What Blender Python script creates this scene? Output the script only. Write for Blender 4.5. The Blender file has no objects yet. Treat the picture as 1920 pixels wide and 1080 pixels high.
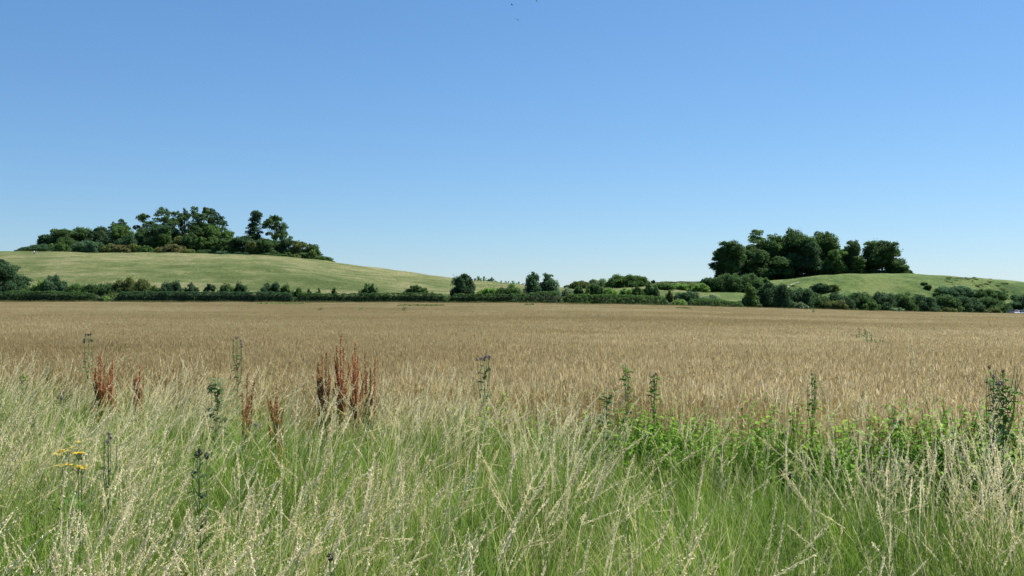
import bpy, math, random
import numpy as np
from mathutils import Matrix, Vector, Euler

R = math.radians
scene = bpy.context.scene
# ------------------------------------------------------------------ camera, light, exposure
H = 1.70            # eye height
F = 1880.0          # focal length in photograph pixels (1920 wide)
HOR = 558.0         # row of the true horizon
SUN_AZ, SUN_EL = R(55), R(50)      # azimuth measured from the view direction (+Y) to the right
cam_d = bpy.data.cameras.new('camera'); cam = bpy.data.objects.new('camera', cam_d)
scene.collection.objects.link(cam)
cam_d.sensor_width = 36; cam_d.lens = 36*F/1920
cam_d.clip_start = 0.05; cam_d.clip_end = 20000
cam.location = (0, 0, H); cam.rotation_euler = (R(90)+math.atan((HOR-540)/F), 0, 0)
scene.camera = cam
w = bpy.data.worlds.new('World'); scene.world = w; w.use_nodes = True
nt = w.node_tree; bg = nt.nodes['Background']
sky = nt.nodes.new('ShaderNodeTexSky'); sky.sky_type = 'NISHITA'; sky.sun_disc = False
sky.sun_elevation = SUN_EL; sky.sun_rotation = SUN_AZ
sky.altitude = 0; sky.air_density = 1.0; sky.dust_density = 0.0; sky.ozone_density = 4.0
EXPO = 1.1
sp = nt.nodes.new('ShaderNodeSeparateColor'); cb = nt.nodes.new('ShaderNodeCombineColor')
nt.links.new(sky.outputs[0], sp.inputs[0])
for c, (g_, k_) in enumerate([(.93, 1.78), (.81, 1.90), (.73, 2.17)]):     # softer contrast, deeper blue than the raw model
    p1 = nt.nodes.new('ShaderNodeMath'); p1.operation = 'MULTIPLY'; p1.inputs[1].default_value = .11*2**-1.5
    p2 = nt.nodes.new('ShaderNodeMath'); p2.operation = 'POWER'; p2.inputs[1].default_value = g_
    p3 = nt.nodes.new('ShaderNodeMath'); p3.operation = 'MULTIPLY'; p3.inputs[1].default_value = k_/2**EXPO/.1
    nt.links.new(sp.outputs[c], p1.inputs[0]); nt.links.new(p1.outputs[0], p2.inputs[0]); nt.links.new(p2.outputs[0], p3.inputs[0])
    nt.links.new(p3.outputs[0], cb.inputs[c])
nt.links.new(cb.outputs[0], bg.inputs[0]); bg.inputs[1].default_value = 0.1
sl = bpy.data.lights.new('sun', 'SUN'); sl.energy = 5.0; sl.angle = R(0.53); sl.color = (1, 0.95, 0.86)
so = bpy.data.objects.new('sun', sl); scene.collection.objects.link(so)
sd = Vector((math.sin(SUN_AZ)*math.cos(SUN_EL), math.cos(SUN_AZ)*math.cos(SUN_EL), math.sin(SUN_EL)))
so.rotation_euler = sd.to_track_quat('Z', 'Y').to_euler(); so.location = (20, -5, 40)
scene.view_settings.view_transform = 'Standard'; scene.view_settings.look = 'None'
scene.view_settings.exposure = EXPO; scene.view_settings.gamma = 1.0
scene.render.engine = 'CYCLES'
scene.cycles.max_bounces = 5; scene.cycles.diffuse_bounces = 3; scene.cycles.transmission_bounces = 3
scene.cycles.glossy_bounces = 2; scene.cycles.transparent_max_bounces = 4

rng = np.random.default_rng(7)
COL = scene.collection

# ------------------------------------------------------------------ helpers
def tag(o, label=None, cat=None, group=None, kind=None):
    if label: o['label'] = label
    if cat: o['category'] = cat
    if group: o['group'] = group
    if kind: o['kind'] = kind
    return o

def empty(name, loc, rz=0):
    o = bpy.data.objects.new(name, None); COL.objects.link(o)
    o.location = loc; o.rotation_euler = (0, 0, rz); o.empty_display_size = .2
    return o

class MB:
    """collects quads / ribbons / tubes into ONE mesh; tint is a per-face float"""
    def __init__(s): s.v = []; s.f = []; s.t = []; s.n = 0
    def add(s, V, Q, T):
        V = np.asarray(V, float).reshape(-1, 3); Q = np.asarray(Q, int).reshape(-1, 4)
        s.v.append(V); s.f.append(Q + s.n); s.n += len(V)
        s.t.append(np.broadcast_to(np.asarray(T, float), (len(Q),)))
    def ribbons(s, P, W, side, T):
        N, S, _ = P.shape
        side = np.asarray(side, float)
        if side.ndim == 2: side = side[:, None, :]
        W = np.broadcast_to(np.asarray(W, float), (N, S))
        L = P - side*W[..., None]*.5; Rr = P + side*W[..., None]*.5
        V = np.stack([L, Rr], 2).reshape(-1, 3)
        b = (np.arange(N)*S*2)[:, None] + (np.arange(S-1)*2)[None]
        Q = np.stack([b, b+1, b+3, b+2], -1).reshape(-1, 4)
        s.add(V, Q, np.repeat(np.broadcast_to(np.asarray(T, float), (N,)), S-1))
    def leaves(s, C, Nrm, size, T, asp=.6, up=None):
        C = np.asarray(C, float); n = len(C)
        if up is None: up = rng.normal(size=(n, 3))
        a = up - (up*Nrm).sum(1, keepdims=True)*Nrm
        a /= np.linalg.norm(a, axis=1, keepdims=True)+1e-9
        b = np.cross(Nrm, a)
        size = np.broadcast_to(np.asarray(size, float), (n,))[:, None]
        V = np.stack([C-a*size*.5, C+b*size*asp*.5-a*size*.05, C+a*size*.5, C-b*size*asp*.5-a*size*.05], 1).reshape(-1, 3)
        s.add(V, np.arange(n*4).reshape(n, 4), T)
    def tube(s, pts, rad, k=6, T=.5):
        pts = np.asarray(pts, float); S = len(pts)
        d = np.gradient(pts, axis=0); d /= np.linalg.norm(d, axis=1, keepdims=True)+1e-9
        ref = np.array([.31, .95, .05]); 
        a = np.cross(d, ref); a /= np.linalg.norm(a, axis=1, keepdims=True)+1e-9
        b = np.cross(d, a)
        th = np.arange(k)/k*2*np.pi
        rad = np.broadcast_to(np.asarray(rad, float), (S,))
        V = pts[:, None] + rad[:, None, None]*(np.cos(th)[None, :, None]*a[:, None]+np.sin(th)[None, :, None]*b[:, None])
        i = np.arange(S-1)[:, None]*k; j = np.arange(k)[None]; j2 = (j+1) % k
        Q = np.stack([i+j, i+j2, i+k+j2, i+k+j], -1).reshape(-1, 4)
        s.add(V.reshape(-1, 3), Q, T)
    def mesh(s, name, mat):
        V = np.concatenate(s.v); Q = np.concatenate(s.f); T = np.concatenate(s.t)
        me = bpy.data.meshes.new(name)
        me.vertices.add(len(V)); me.vertices.foreach_set('co', V.astype(np.float32).ravel())
        me.loops.add(Q.size); me.loops.foreach_set('vertex_index', Q.astype(np.int32).ravel())
        me.polygons.add(len(Q)); me.polygons.foreach_set('loop_start', (np.arange(len(Q))*4).astype(np.int32))
        at = me.attributes.new('tint', 'FLOAT', 'FACE'); at.data.foreach_set('value', T.astype(np.float32))
        me.update(calc_edges=True)
        me.materials.append(mat)
        return me
    def build(s, name, mat, parent=None, loc=None):
        o = bpy.data.objects.new(name, s.mesh(name, mat)); COL.objects.link(o)
        if parent: o.parent = parent
        if loc is not None: o.location = loc
        return o

def unit(v): return v/(np.linalg.norm(v, axis=-1, keepdims=True)+1e-9)

# ------------------------------------------------------------------ materials
def new_mat(name):
    m = bpy.data.materials.new(name); m.use_nodes = True
    t = m.node_tree; t.nodes.clear()
    return m, t, t.nodes.new('ShaderNodeOutputMaterial')

def ramp(t, fac, stops):
    r = t.nodes.new('ShaderNodeValToRGB'); cr = r.color_ramp
    while len(cr.elements) < len(stops): cr.elements.new(.5)
    for e, (p, c) in zip(cr.elements, stops): e.position = p; e.color = (*c, 1)
    t.links.new(fac, r.inputs[0]); return r.outputs[0]

def math_n(t, op, a, b=None):
    n = t.nodes.new('ShaderNodeMath'); n.operation = op
    for i, x in enumerate((a, b)):
        if x is None: continue
        if isinstance(x, (int, float)): n.inputs[i].default_value = x
        else: t.links.new(x, n.inputs[i])
    return n.outputs[0]

def leaf_mat(name, stops, trans=.35, rough=.55, spec=.25, inst=None, noise=None):
    """stops over the per-face tint; inst = weight of the instance's tone attribute"""
    m, t, out = new_mat(name)
    a = t.nodes.new('ShaderNodeAttribute'); a.attribute_name = 'tint'
    f = a.outputs['Fac']
    if inst:
        b = t.nodes.new('ShaderNodeAttribute'); b.attribute_type = 'INSTANCER'; b.attribute_name = 'tone'
        f = math_n(t, 'ADD', f, math_n(t, 'MULTIPLY', math_n(t, 'SUBTRACT', b.outputs['Fac'], .5), inst))
    col = ramp(t, f, stops)
    p = t.nodes.new('ShaderNodeBsdfPrincipled'); p.inputs['Roughness'].default_value = rough
    p.inputs['Specular IOR Level'].default_value = spec
    t.links.new(col, p.inputs['Base Color'])
    tr = t.nodes.new('ShaderNodeBsdfTranslucent'); t.links.new(col, tr.inputs[0])
    mx = t.nodes.new('ShaderNodeMixShader'); mx.inputs[0].default_value = trans
    t.links.new(p.outputs[0], mx.inputs[1]); t.links.new(tr.outputs[0], mx.inputs[2])
    t.links.new(mx.outputs[0], out.inputs[0])
    return m

def plain_mat(name, c, rough=.7, spec=.3, metal=0, c2=None, scale=3., trans=0, coat=0):
    m, t, out = new_mat(name)
    p = t.nodes.new('ShaderNodeBsdfPrincipled'); p.inputs['Roughness'].default_value = rough
    p.inputs['Specular IOR Level'].default_value = spec; p.inputs['Metallic'].default_value = metal
    p.inputs['Coat Weight'].default_value = coat
    c2 = c2 or tuple(x*.75 for x in c)
    no = t.nodes.new('ShaderNodeTexNoise'); no.inputs['Scale'].default_value = scale; no.inputs['Detail'].default_value = 4
    tc = t.nodes.new('ShaderNodeTexCoord'); t.links.new(tc.outputs['Object'], no.inputs['Vector'])
    t.links.new(ramp(t, no.outputs[0], [(.35, c), (.65, c2)]), p.inputs['Base Color'])
    t.links.new(p.outputs[0], out.inputs[0])
    return m

def dkmix(a, b, k): return tuple(a[i]*(1-k)+b[i]*k for i in range(3))
def foliage_mat(name, base, var=.4, trans=.50):
    d = tuple(x*(1-var) for x in base); l = tuple(x*(1+var) for x in base)
    return leaf_mat(name, [(0, d), (.5, base), (1, l)], trans=trans, rough=.7, spec=.08)

FM = {
 'dark':  foliage_mat('dark_foliage',  (0.075, 0.141, 0.046)),
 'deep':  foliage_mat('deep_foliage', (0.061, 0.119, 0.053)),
 'green': foliage_mat('green_foliage', (0.093, 0.172, 0.047)),
 'light': foliage_mat('light_foliage', (0.171, 0.303, 0.064)),
 'blue':  foliage_mat('bluish_foliage', (0.092, 0.171, 0.082)),
 'yellow': foliage_mat('yellow_foliage', (0.158, 0.217, 0.058)),
 'rust':  foliage_mat('rusty_foliage', (0.145, 0.153, 0.058)),
 'olive': foliage_mat('olive_foliage', (0.133, 0.171, 0.055)),
 'grey':  foliage_mat('greyish_foliage', (0.188, 0.272, 0.137)),
}
BARK = plain_mat('bark', (.075, .062, .050), .9, c2=(.045, .038, .032), scale=1.5)

# ------------------------------------------------------------------ terrain
def tab(px, pts): 
    xs, ys = zip(*pts); return np.interp(px, xs, ys)
def sm_tab(px, pts):
    px = np.asarray(px, float)
    return (tab(px-14, pts)+tab(px, pts)*2+tab(px+14, pts))/4
EDGE_D = [(-1500, 175), (0, 195), (500, 200), (960, 206), (1200, 228), (1400, 255), (1700, 288), (1920, 310), (2600, 330)]
EDGE_R = [(-1500, 564), (0, 567), (480, 568), (960, 569), (1200, 572.5), (1400, 577.5), (1700, 585), (1920, 589), (2600, 595)]
SKYL = [(-2200, 540), (-1200, 520), (-400, 484), (0, 478), (100, 478), (220, 480), (440, 482), (540, 487), (620, 495), (700, 505.5), (820, 521), (900, 529),
        (960, 534), (1060, 541), (1130, 538), (1200, 533), (1250, 530), (1320, 530.5), (1400, 530), (1450, 527), (1560, 519.5), (1640, 516), (1700, 515.5),
        (1800, 521), (1920, 529.5), (2100, 543), (2600, 550)]
CREST_D = [(-1500, 500), (0, 520), (600, 520), (800, 540), (960, 520), (1060, 430), (1200, 440), (1320, 460), (1450, 480), (1700, 480), (1920, 500), (2600, 520)]
GRAIN_H = .75
def terrain(x, y):
    x = np.asarray(x, float); y = np.asarray(y, float)
    yy = np.maximum(y, 3.)
    u = x/yy
    u = np.where(np.abs(u) > .5, np.sign(u)*(.5+.6*np.tanh((np.abs(u)-.5)/.6)), u)
    px = 960+u*F
    De = tab(px, EDGE_D); Dc = sm_tab(px, CREST_D)
    ze = H - (tab(px, EDGE_R)-HOR)/F*De - GRAIN_H
    zc = H + (HOR-sm_tab(px, SKYL))/F*Dc
    t1 = np.clip((y-15)/(De-15), 0, 1)
    zf = ze*t1
    t2 = np.clip((y-De-9)/(Dc-De-9), 0, 1)
    right = np.clip((px-1380)/120, 0, 1)
    carpark = .42*np.clip((px-1600)/200, 0, 1)*np.clip((y-De-1)/3.5, 0, 1)
    prof = np.sin(t2*np.pi/2)**1.15
    bank = np.clip((t2-.38)/.25, 0, 1); bank = bank*bank*(3-2*bank)
    prof_r = .28*prof+.72*(.15*t2+.85*bank)*(.9+.1*t2)
    prof_r = np.where(t2 >= 1, 1, np.minimum(prof_r/.9800, 1)*(.97+.03*t2))
    p = prof*(1-right)+prof_r*right
    lum = np.clip(t2*4, 0, 1)*np.clip((Dc-y)/60, 0, 1)
    nz = lum*(np.sin(x*.11+np.sin(y*.07)*2)*.35+np.sin(y*.19+x*.05)*.22+np.sin(x*.31-y*.23)*.12)*(1+1.3*right)
    z = zf+(zc-ze)*p+nz*.8+carpark*(1-p)
    back = np.maximum(y-Dc-50, 0)
    fall = np.minimum(back**1.6*.012, np.maximum(zc+8, 3))
    z = np.where(y > Dc, zc-fall, z)
    return z
def row_of(px, y): 
    return HOR + (H-terrain((px-960)/F*y, y))/F*0 + (H-terrain((px-960)/F*y, y))*F/y
def solve_d(px, row):
    d0 = float(tab(px, EDGE_D))+6; d1 = float(tab(px, CREST_D))
    ys = np.linspace(d0, d1, 240); rr = np.array([row_of(px, v) for v in ys])
    k = np.where(rr <= row)[0]
    return float(ys[k[0]]) if len(k) else d1
def edge_line(x): return 9.2-.55*x          # near edge of the corn

ys = np.concatenate([np.arange(-60, 0, 6), np.arange(0, 30, 1.), np.arange(30, 180, 5), np.arange(180, 640, 2.5), np.arange(640, 1000, 20), [1100, 1300, 1700, 2500, 4000, 8000]])
xs = np.concatenate([[-8000, -4000, -2000, -1200, -900], np.arange(-700, -320, 12), np.arange(-320, 320, 3.), np.arange(320, 701, 12), [900, 1200, 2000, 4000, 8000]])
X, Y = np.meshgrid(xs, ys); Z = terrain(X, Y)
Z = np.where(np.abs(X) > 800, np.minimum(Z, 0), Z)
nx = len(xs); ny = len(ys)
V = np.stack([X, Y, Z], -1).reshape(-1, 3)
i, j = np.meshgrid(np.arange(ny-1), np.arange(nx-1), indexing='ij'); b = i*nx+j
Q = np.stack([b, b+1, b+nx+1, b+nx], -1).reshape(-1, 4)
C = V[Q].mean(1); uc = np.clip(C[:, 0]/np.maximum(C[:, 1], 3), -.8, .8)
is_hill = C[:, 1] > tab(960+uc*F, EDGE_D)+1.0

def ground_mat():
    m, t, out = new_mat('soil_and_straw')
    p = t.nodes.new('ShaderNodeBsdfPrincipled'); p.inputs['Roughness'].default_value = .95; p.inputs['Specular IOR Level'].default_value = .1
    tc = t.nodes.new('ShaderNodeTexCoord')
    n1 = t.nodes.new('ShaderNodeTexNoise'); n1.inputs['Scale'].default_value = 6; n1.inputs['Detail'].default_value = 8
    t.links.new(tc.outputs['Object'], n1.inputs['Vector'])
    c1 = ramp(t, n1.outputs[0], [(.3, (.075, .058, .03)), (.7, (.16, .125, .07))])
    t.links.new(c1, p.inputs['Base Color']); t.links.new(p.outputs[0], out.inputs[0])
    return m
def hill_mat():
    m, t, out = new_mat('hill_grass')
    p = t.nodes.new('ShaderNodeBsdfPrincipled'); p.inputs['Roughness'].default_value = .95; p.inputs['Specular IOR Level'].default_value = .1
    tc = t.nodes.new('ShaderNodeTexCoord'); mp = t.nodes.new('ShaderNodeMapping'); mp.inputs['Scale'].default_value = (.9, .8, 1)
    t.links.new(tc.outputs['Object'], mp.inputs['Vector'])
    def noise(sc, det, rough=.5, vec=mp.outputs[0]):
        n = t.nodes.new('ShaderNodeTexNoise'); n.inputs['Scale'].default_value = sc; n.inputs['Detail'].default_value = det
        n.inputs['Roughness'].default_value = rough; t.links.new(vec, n.inputs['Vector']); return n.outputs[0]
    big = noise(.02, 4); mid = noise(.11, 5, .6); fine = noise(.55, 7, .75)
    f = math_n(t, 'ADD', math_n(t, 'MULTIPLY', big, .35), math_n(t, 'ADD', math_n(t, 'MULTIPLY', mid, .37), math_n(t, 'MULTIPLY', fine, .28)))
    straw = ramp(t, f, [(.42, (.068, .098, .026)), (.475, (.102, .132, .042)), (.52, (.148, .165, .066)), (.57, (.21, .205, .098))])
    lush = ramp(t, f, [(.43, (.040, .080, .018)), (.5, (.080, .130, .030)), (.57, (.14, .18, .055))])
    sx = t.nodes.new('ShaderNodeSeparateXYZ'); t.links.new(tc.outputs['Object'], sx.inputs[0])
    k = t.nodes.new('ShaderNodeMapRange'); k.inputs['From Min'].default_value = 20; k.inputs['From Max'].default_value = 80
    t.links.new(sx.outputs[0], k.inputs[0])
    mx = t.nodes.new('ShaderNodeMix'); mx.data_type = 'RGBA'; t.links.new(k.outputs[0], mx.inputs[0])
    t.links.new(straw, mx.inputs[6]); t.links.new(lush, mx.inputs[7])
    bp = t.nodes.new('ShaderNodeBump'); bp.inputs['Strength'].default_value = 1.0; bp.inputs['Distance'].default_value = 1.6
    t.links.new(fine, bp.inputs['Height']); t.links.new(bp.outputs[0], p.inputs['Normal'])
    t.links.new(mx.outputs[2], p.inputs['Base Color']); t.links.new(p.outputs[0], out.inputs[0])
    return m
GM, HM = ground_mat(), hill_mat()
def sub_mesh(name, mask, mat):
    q = Q[mask]; used = np.unique(q); inv = np.zeros(len(V), int); inv[used] = np.arange(len(used))
    mb = MB(); mb.add(V[used], inv[q], 0.)
    o = mb.build(name, mat); tag(o, kind='structure')
    for pl in o.data.polygons: pl.use_smooth = True
    return o
sub_mesh('ground', ~is_hill, GM); sub_mesh('hill', is_hill, HM)

# pale chalk path climbing the right hill
def strip_on_hill(name, pts, width, mat, kind='structure', lift=.12):
    P = []
    for px, r in pts:
        d = solve_d(px, r); P.append(((px-960)/F*d, d))
    P = np.array(P); tt = np.linspace(0, 1, 40); 
    s = np.linspace(0, 1, len(P)); P = np.stack([np.interp(tt, s, P[:, 0]), np.interp(tt, s, P[:, 1])], 1)
    d = unit(np.gradient(P, axis=0)); n = np.stack([-d[:, 1], d[:, 0]], 1)
    mb = MB(); rows = []
    for k in (-.5, -.2, .2, .5):
        q = P+n*width*k; rows.append(np.stack([q[:, 0], q[:, 1], terrain(q[:, 0], q[:, 1])+lift], 1))
    G = np.stack(rows, 1); S = len(P)
    b = (np.arange(S-1)*4)[:, None]+np.arange(3)[None]
    mb.add(G.reshape(-1, 3), np.stack([b, b+1, b+5, b+4], -1).reshape(-1, 4), .5)
    o = mb.build(name, mat); tag(o, kind=kind); return o
strip_on_hill('path', [(1474, 541), (1480, 536.5), (1485, 533.5), (1490, 531.5), (1499, 529.5)], 0.8,
              plain_mat('chalk_path', (.21, .21, .13), .95, c2=(.15, .17, .09), scale=.6))

# ------------------------------------------------------------------ instanced stuff
def scatter(name, protos, pts, rots, scl, idx, tone, label, cat=None):
    me = bpy.data.meshes.new(name); me.vertices.add(len(pts))
    me.vertices.foreach_set('co', np.asarray(pts, np.float32).ravel())
    for nm, ty, arr, key in (('rot', 'FLOAT_VECTOR', rots, 'vector'), ('scl', 'FLOAT_VECTOR', scl, 'vector'), ('idx', 'INT', idx, 'value'), ('tone', 'FLOAT', tone, 'value')):
        at = me.attributes.new(nm, ty, 'POINT'); at.data.foreach_set(key, np.asarray(arr, np.int32 if ty == 'INT' else np.float32).ravel())
    o = bpy.data.objects.new(name, me); COL.objects.link(o)
    tag(o, label, cat, kind='stuff')
    g = bpy.data.node_groups.new(name+'_scatter', 'GeometryNodeTree')
    g.interface.new_socket('Geometry', in_out='INPUT', socket_type='NodeSocketGeometry')
    g.interface.new_socket('Geometry', in_out='OUTPUT', socket_type='NodeSocketGeometry')
    gi = g.nodes.new('NodeGroupInput'); go = g.nodes.new('NodeGroupOutput')
    jn = g.nodes.new('GeometryNodeJoinGeometry')
    for me_p in reversed(protos):
        po = bpy.data.objects.new(me_p.name, me_p)
        oi = g.nodes.new('GeometryNodeObjectInfo'); oi.inputs['Object'].default_value = po; oi.inputs['As Instance'].default_value = False
        gt = g.nodes.new('GeometryNodeGeometryToInstance')
        g.links.new(oi.outputs['Geometry'], gt.inputs[0]); g.links.new(gt.outputs[0], jn.inputs[0])
    ip = g.nodes.new('GeometryNodeInstanceOnPoints'); ip.inputs['Pick Instance'].default_value = True
    g.links.new(gi.outputs[0], ip.inputs['Points']); g.links.new(jn.outputs[0], ip.inputs['Instance'])
    def na(nm, ty):
        n = g.nodes.new('GeometryNodeInputNamedAttribute'); n.data_type = ty; n.inputs['Name'].default_value = nm
        return [s for s in n.outputs if s.enabled and s.name == 'Attribute'][0]
    er = g.nodes.new('FunctionNodeEulerToRotation')
    g.links.new(na('rot', 'FLOAT_VECTOR'), er.inputs[0]); g.links.new(er.outputs[0], ip.inputs['Rotation'])
    g.links.new(na('scl', 'FLOAT_VECTOR'), ip.inputs['Scale']); g.links.new(na('idx', 'INT'), ip.inputs['Instance Index'])
    g.links.new(ip.outputs[0], go.inputs[0])
    md = o.modifiers.new('scatter', 'NODES'); md.node_group = g
    return o

def stems(n, area, h, hv, lean, seed, bend=.25, S=5, box=True, dirn=None):
    """centre lines of n upright stems: (n,S,3)"""
    r = np.random.default_rng(seed)
    root = r.uniform(-.5, .5, (n, 2))*area if box else r.normal(size=(n, 2))*area*.35
    a = r.uniform(0, 2*np.pi, n) if dirn is None else dirn+r.normal(size=n)*.8
    hh = h*(1+np.clip(r.normal(size=n), -1.8, 1.3)*hv); ln = np.abs(r.normal(size=n))*lean; bd = r.uniform(0, 1, n)*bend
    t = np.linspace(0, 1, S)[None]
    out = (ln[:, None]*t+bd[:, None]*t**2.5)*hh[:, None]
    up = hh[:, None]*t*(1-.5*(ln[:, None]*t+bd[:, None]*t**2)**2)
    P = np.stack([root[:, :1]+np.cos(a)[:, None]*out, root[:, 1:]+np.sin(a)[:, None]*out, up], -1)
    return P, a, hh, r

def wheat_tile(seed, size, n, wid=1., leaves=True, tiltx=0):
    mb = MB(); P, a, hh, r = stems(n, size, .74, .045, .05, seed, .12)
    side = np.stack([np.cos(a+1.57+r.normal(size=n)), np.sin(a+1.57+r.normal(size=n)), np.zeros(n)], 1)
    mb.ribbons(P, np.array([4, 4, 3.5, 3, 2.5])*.001*wid, side, .2+r.uniform(0, .45, n))
    # ears: from the stem tip, nodding over
    t = np.linspace(0, 1, 4)[None, :]
    L = (r.uniform(.07, .10, n)*(1+.3*(wid-1)))[:, None]; nod = r.uniform(-.2, 1.2, n)[:, None]
    tip = P[:, -1]; az = a+r.normal(size=n)*.5
    ox = (np.sin(nod*.9)*t)*L; oz = np.cos(nod*1.0)*t*L
    E = tip[:, None]+np.stack([np.cos(az)[:, None]*ox, np.sin(az)[:, None]*ox, oz], -1)
    ew = np.array([5, 10, 9, 2])*.001*wid; et = .45+r.uniform(0, .5, n)
    s1 = np.stack([-np.sin(az), np.cos(az), np.zeros(n)], 1); mb.ribbons(E, ew, s1, et)
    s2 = np.stack([np.cos(az)*.8, np.sin(az)*.8, -.5*np.ones(n)], 1); mb.ribbons(E, ew, s2, et)
    if leaves:
        m = n
        k = r.integers(0, n, m); h0 = r.uniform(.25, .85, m)
        base = np.stack([np.array([np.interp(h0[i]*4, np.arange(5), P[k[i], :, c]) for i in range(m)]) for c in range(3)], 1)
        az = r.uniform(0, 2*np.pi, m); ll = r.uniform(.10, .22, m); tt = np.linspace(0, 1, 4)[None]
        up0 = r.uniform(-.2, 1, m)[:, None]
        LP = base[:, None]+np.stack([np.cos(az)[:, None]*tt*ll[:, None]*.7, np.sin(az)[:, None]*tt*ll[:, None]*.7, ll[:, None]*(up0*tt-1.0*tt**2)], -1)
        mb.ribbons(LP, np.array([5, 7, 6, 1])*.001*wid, np.stack([-np.sin(az), np.cos(az), np.zeros(m)], 1), r.uniform(0, .95, m))
    return mb.mesh('wheat_tile', WHEAT)

WHEAT = leaf_mat('ripe_wheat', [(0, (.22, .165, .070)), (.35, (.375, .298, .140)), (.7, (.50, .415, .222)), (.95, (.66, .575, .35)), (1, (.74, .66, .44))], trans=.32, rough=.6, spec=.2, inst=.5)
near_t = [wheat_tile(100+k, .56, 185) for k in range(8)]
mid_t = [wheat_tile(200+k, 1.1, 560, 1.05) for k in range(5)]
far_t = [wheat_tile(300+k, 2.7, 1500, 1.7) for k in range(5)]
P3, IX, SC = [], [], []
def region(step, y0f, y1f, i0, ni, xm):
    gx = np.arange(-xm, xm, step); gy = np.arange(-30, 345, step)
    gx, gy = [a.ravel() for a in np.meshgrid(gx, gy)]
    gx = gx+rng.uniform(-.2, .2, len(gx))*step; gy = gy+rng.uniform(-.2, .2, len(gy))*step
    el = edge_line(gx)+.25*np.sin(gx*1.3)+.35*np.sin(gx*.37+1)
    px = 960+np.clip(gx/np.maximum(gy, 3), -1.2, 1.2)*F
    d1 = tab(px, EDGE_D)
    dist = np.hypot(gx, gy)
    k = (gy > el) & (gy < d1-1.5) & (dist >= y0f) & (dist < y1f) & (np.abs(gx) < 14+gy*.72)
    gx, gy = gx[k], gy[k]
    P3.append(np.stack([gx, gy, terrain(gx, gy)], 1)); IX.append(rng.integers(i0, i0+ni, len(gx)))
    s = np.ones((len(gx), 3)); s[:, 2] = 1+rng.normal(size=len(gx))*.018+.05*np.sin(gx*.21+gy*.13)+.03*np.sin(gx*.9-gy*.6); SC.append(s)
region(.5, 0, 30, 0, 8, 60); region(1.0, 30, 85, 8, 5, 90); region(2.5, 85, 500, 13, 5, 260)
P3 = np.concatenate(P3); IX = np.concatenate(IX); SC = np.concatenate(SC)
ROT = np.zeros_like(P3); ROT[:, 2] = rng.integers(0, 4, len(P3))*np.pi/2
from mathutils import noise as mnoise
def fnoise(x, y, s, seed=0): return np.array([mnoise.noise(Vector((a*s, b*s, seed))) for a, b in zip(x, y)])
tone = .5+.45*fnoise(P3[:, 0], P3[:, 1]*1.5, .05, 3)+.25*fnoise(P3[:, 0], P3[:, 1]*2.2, .30, 9)+rng.normal(size=len(P3))*.03
scatter('wheat', near_t+mid_t+far_t, P3, ROT, SC, IX, tone, 'ripe golden brown wheat filling the wide flat field')

# ---- verge: green blades, seeding grasses
GREEN = leaf_mat('green_grass', [(0, (.055, .110, .014)), (.35, (.125, .225, .024)), (.65, (.215, .325, .045)), (.84, (.35, .40, .13)), (1, (.60, .54, .30))], trans=.4, rough=.6, spec=.22, inst=.5)
STRAW = leaf_mat('dry_grass', [(0, (.22, .25, .06)), (.3, (.46, .43, .18)), (.65, (.72, .65, .39)), (1, (.88, .80, .57))], trans=.34, rough=.7, spec=.08, inst=.45)
STALK = leaf_mat('pale_stalk', [(0, (.50, .44, .22)), (1, (.82, .74, .50))], trans=.3, rough=.7, spec=.08)
def tuft(seed, n=110, h=.46, area=.28, w=3.2, lean=.34, bend=.75):
    mb = MB(); P, a, hh, r = stems(n, area, h, .28, lean, seed, bend, S=6, box=False)
    side = np.stack([np.cos(a+1.57+r.normal(size=n)*.5), np.sin(a+1.57+r.normal(size=n)*.5), np.zeros(n)], 1)
    mb.ribbons(P, np.array([.7, 1, 1, .85, .55, .08])*.001*w, side, np.clip(r.normal(.42, .22, n), 0, 1))
    return mb.mesh('grass_tuft', GREEN)
def panicle(mb, tip, d, L, n, open_, sz, r, tint):
    """spikelets along the last L metres of a stem ending at tip, direction d"""
    s = r.uniform(0, 1, n); az = r.uniform(0, 2*np.pi, n)
    ref = np.cross(d, [0.3, .2, 1]); ref /= np.linalg.norm(ref)+1e-9; o2 = np.cross(d, ref)
    q = np.linspace(-1, .02, 7); wv = (.0016+min(open_, .008)*.36)*np.sin(np.pi*np.linspace(.12, .97, 7))*r.uniform(.8, 1.2, 7)
    core = tip+q[:, None]*d*L+r.normal(size=(7, 3))*.0012
    mb.ribbons(core[None], wv[None], ref[None], np.array([tint-.08])); mb.ribbons(core[None], wv[None], o2[None], np.array([tint-.12]))
    rad = open_*np.sin(np.pi*np.clip(s, .06, 1)**.7)*r.uniform(.2, 1, n)
    off = (np.cos(az)*rad)[:, None]*ref+(np.sin(az)*rad)[:, None]*o2
    c = tip+(s-1)[:, None]*d*L+off+d*rad[:, None]*.8
    nrm = unit(r.normal(size=(n, 3))+.001)
    up = d+off/(open_+1e-6)*.35+r.normal(size=(n, 3))*.15
    mb.leaves(c, nrm, sz*r.uniform(.7, 1.3, n), tint+r.normal(size=n)*.06, asp=.27, up=up)
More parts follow.
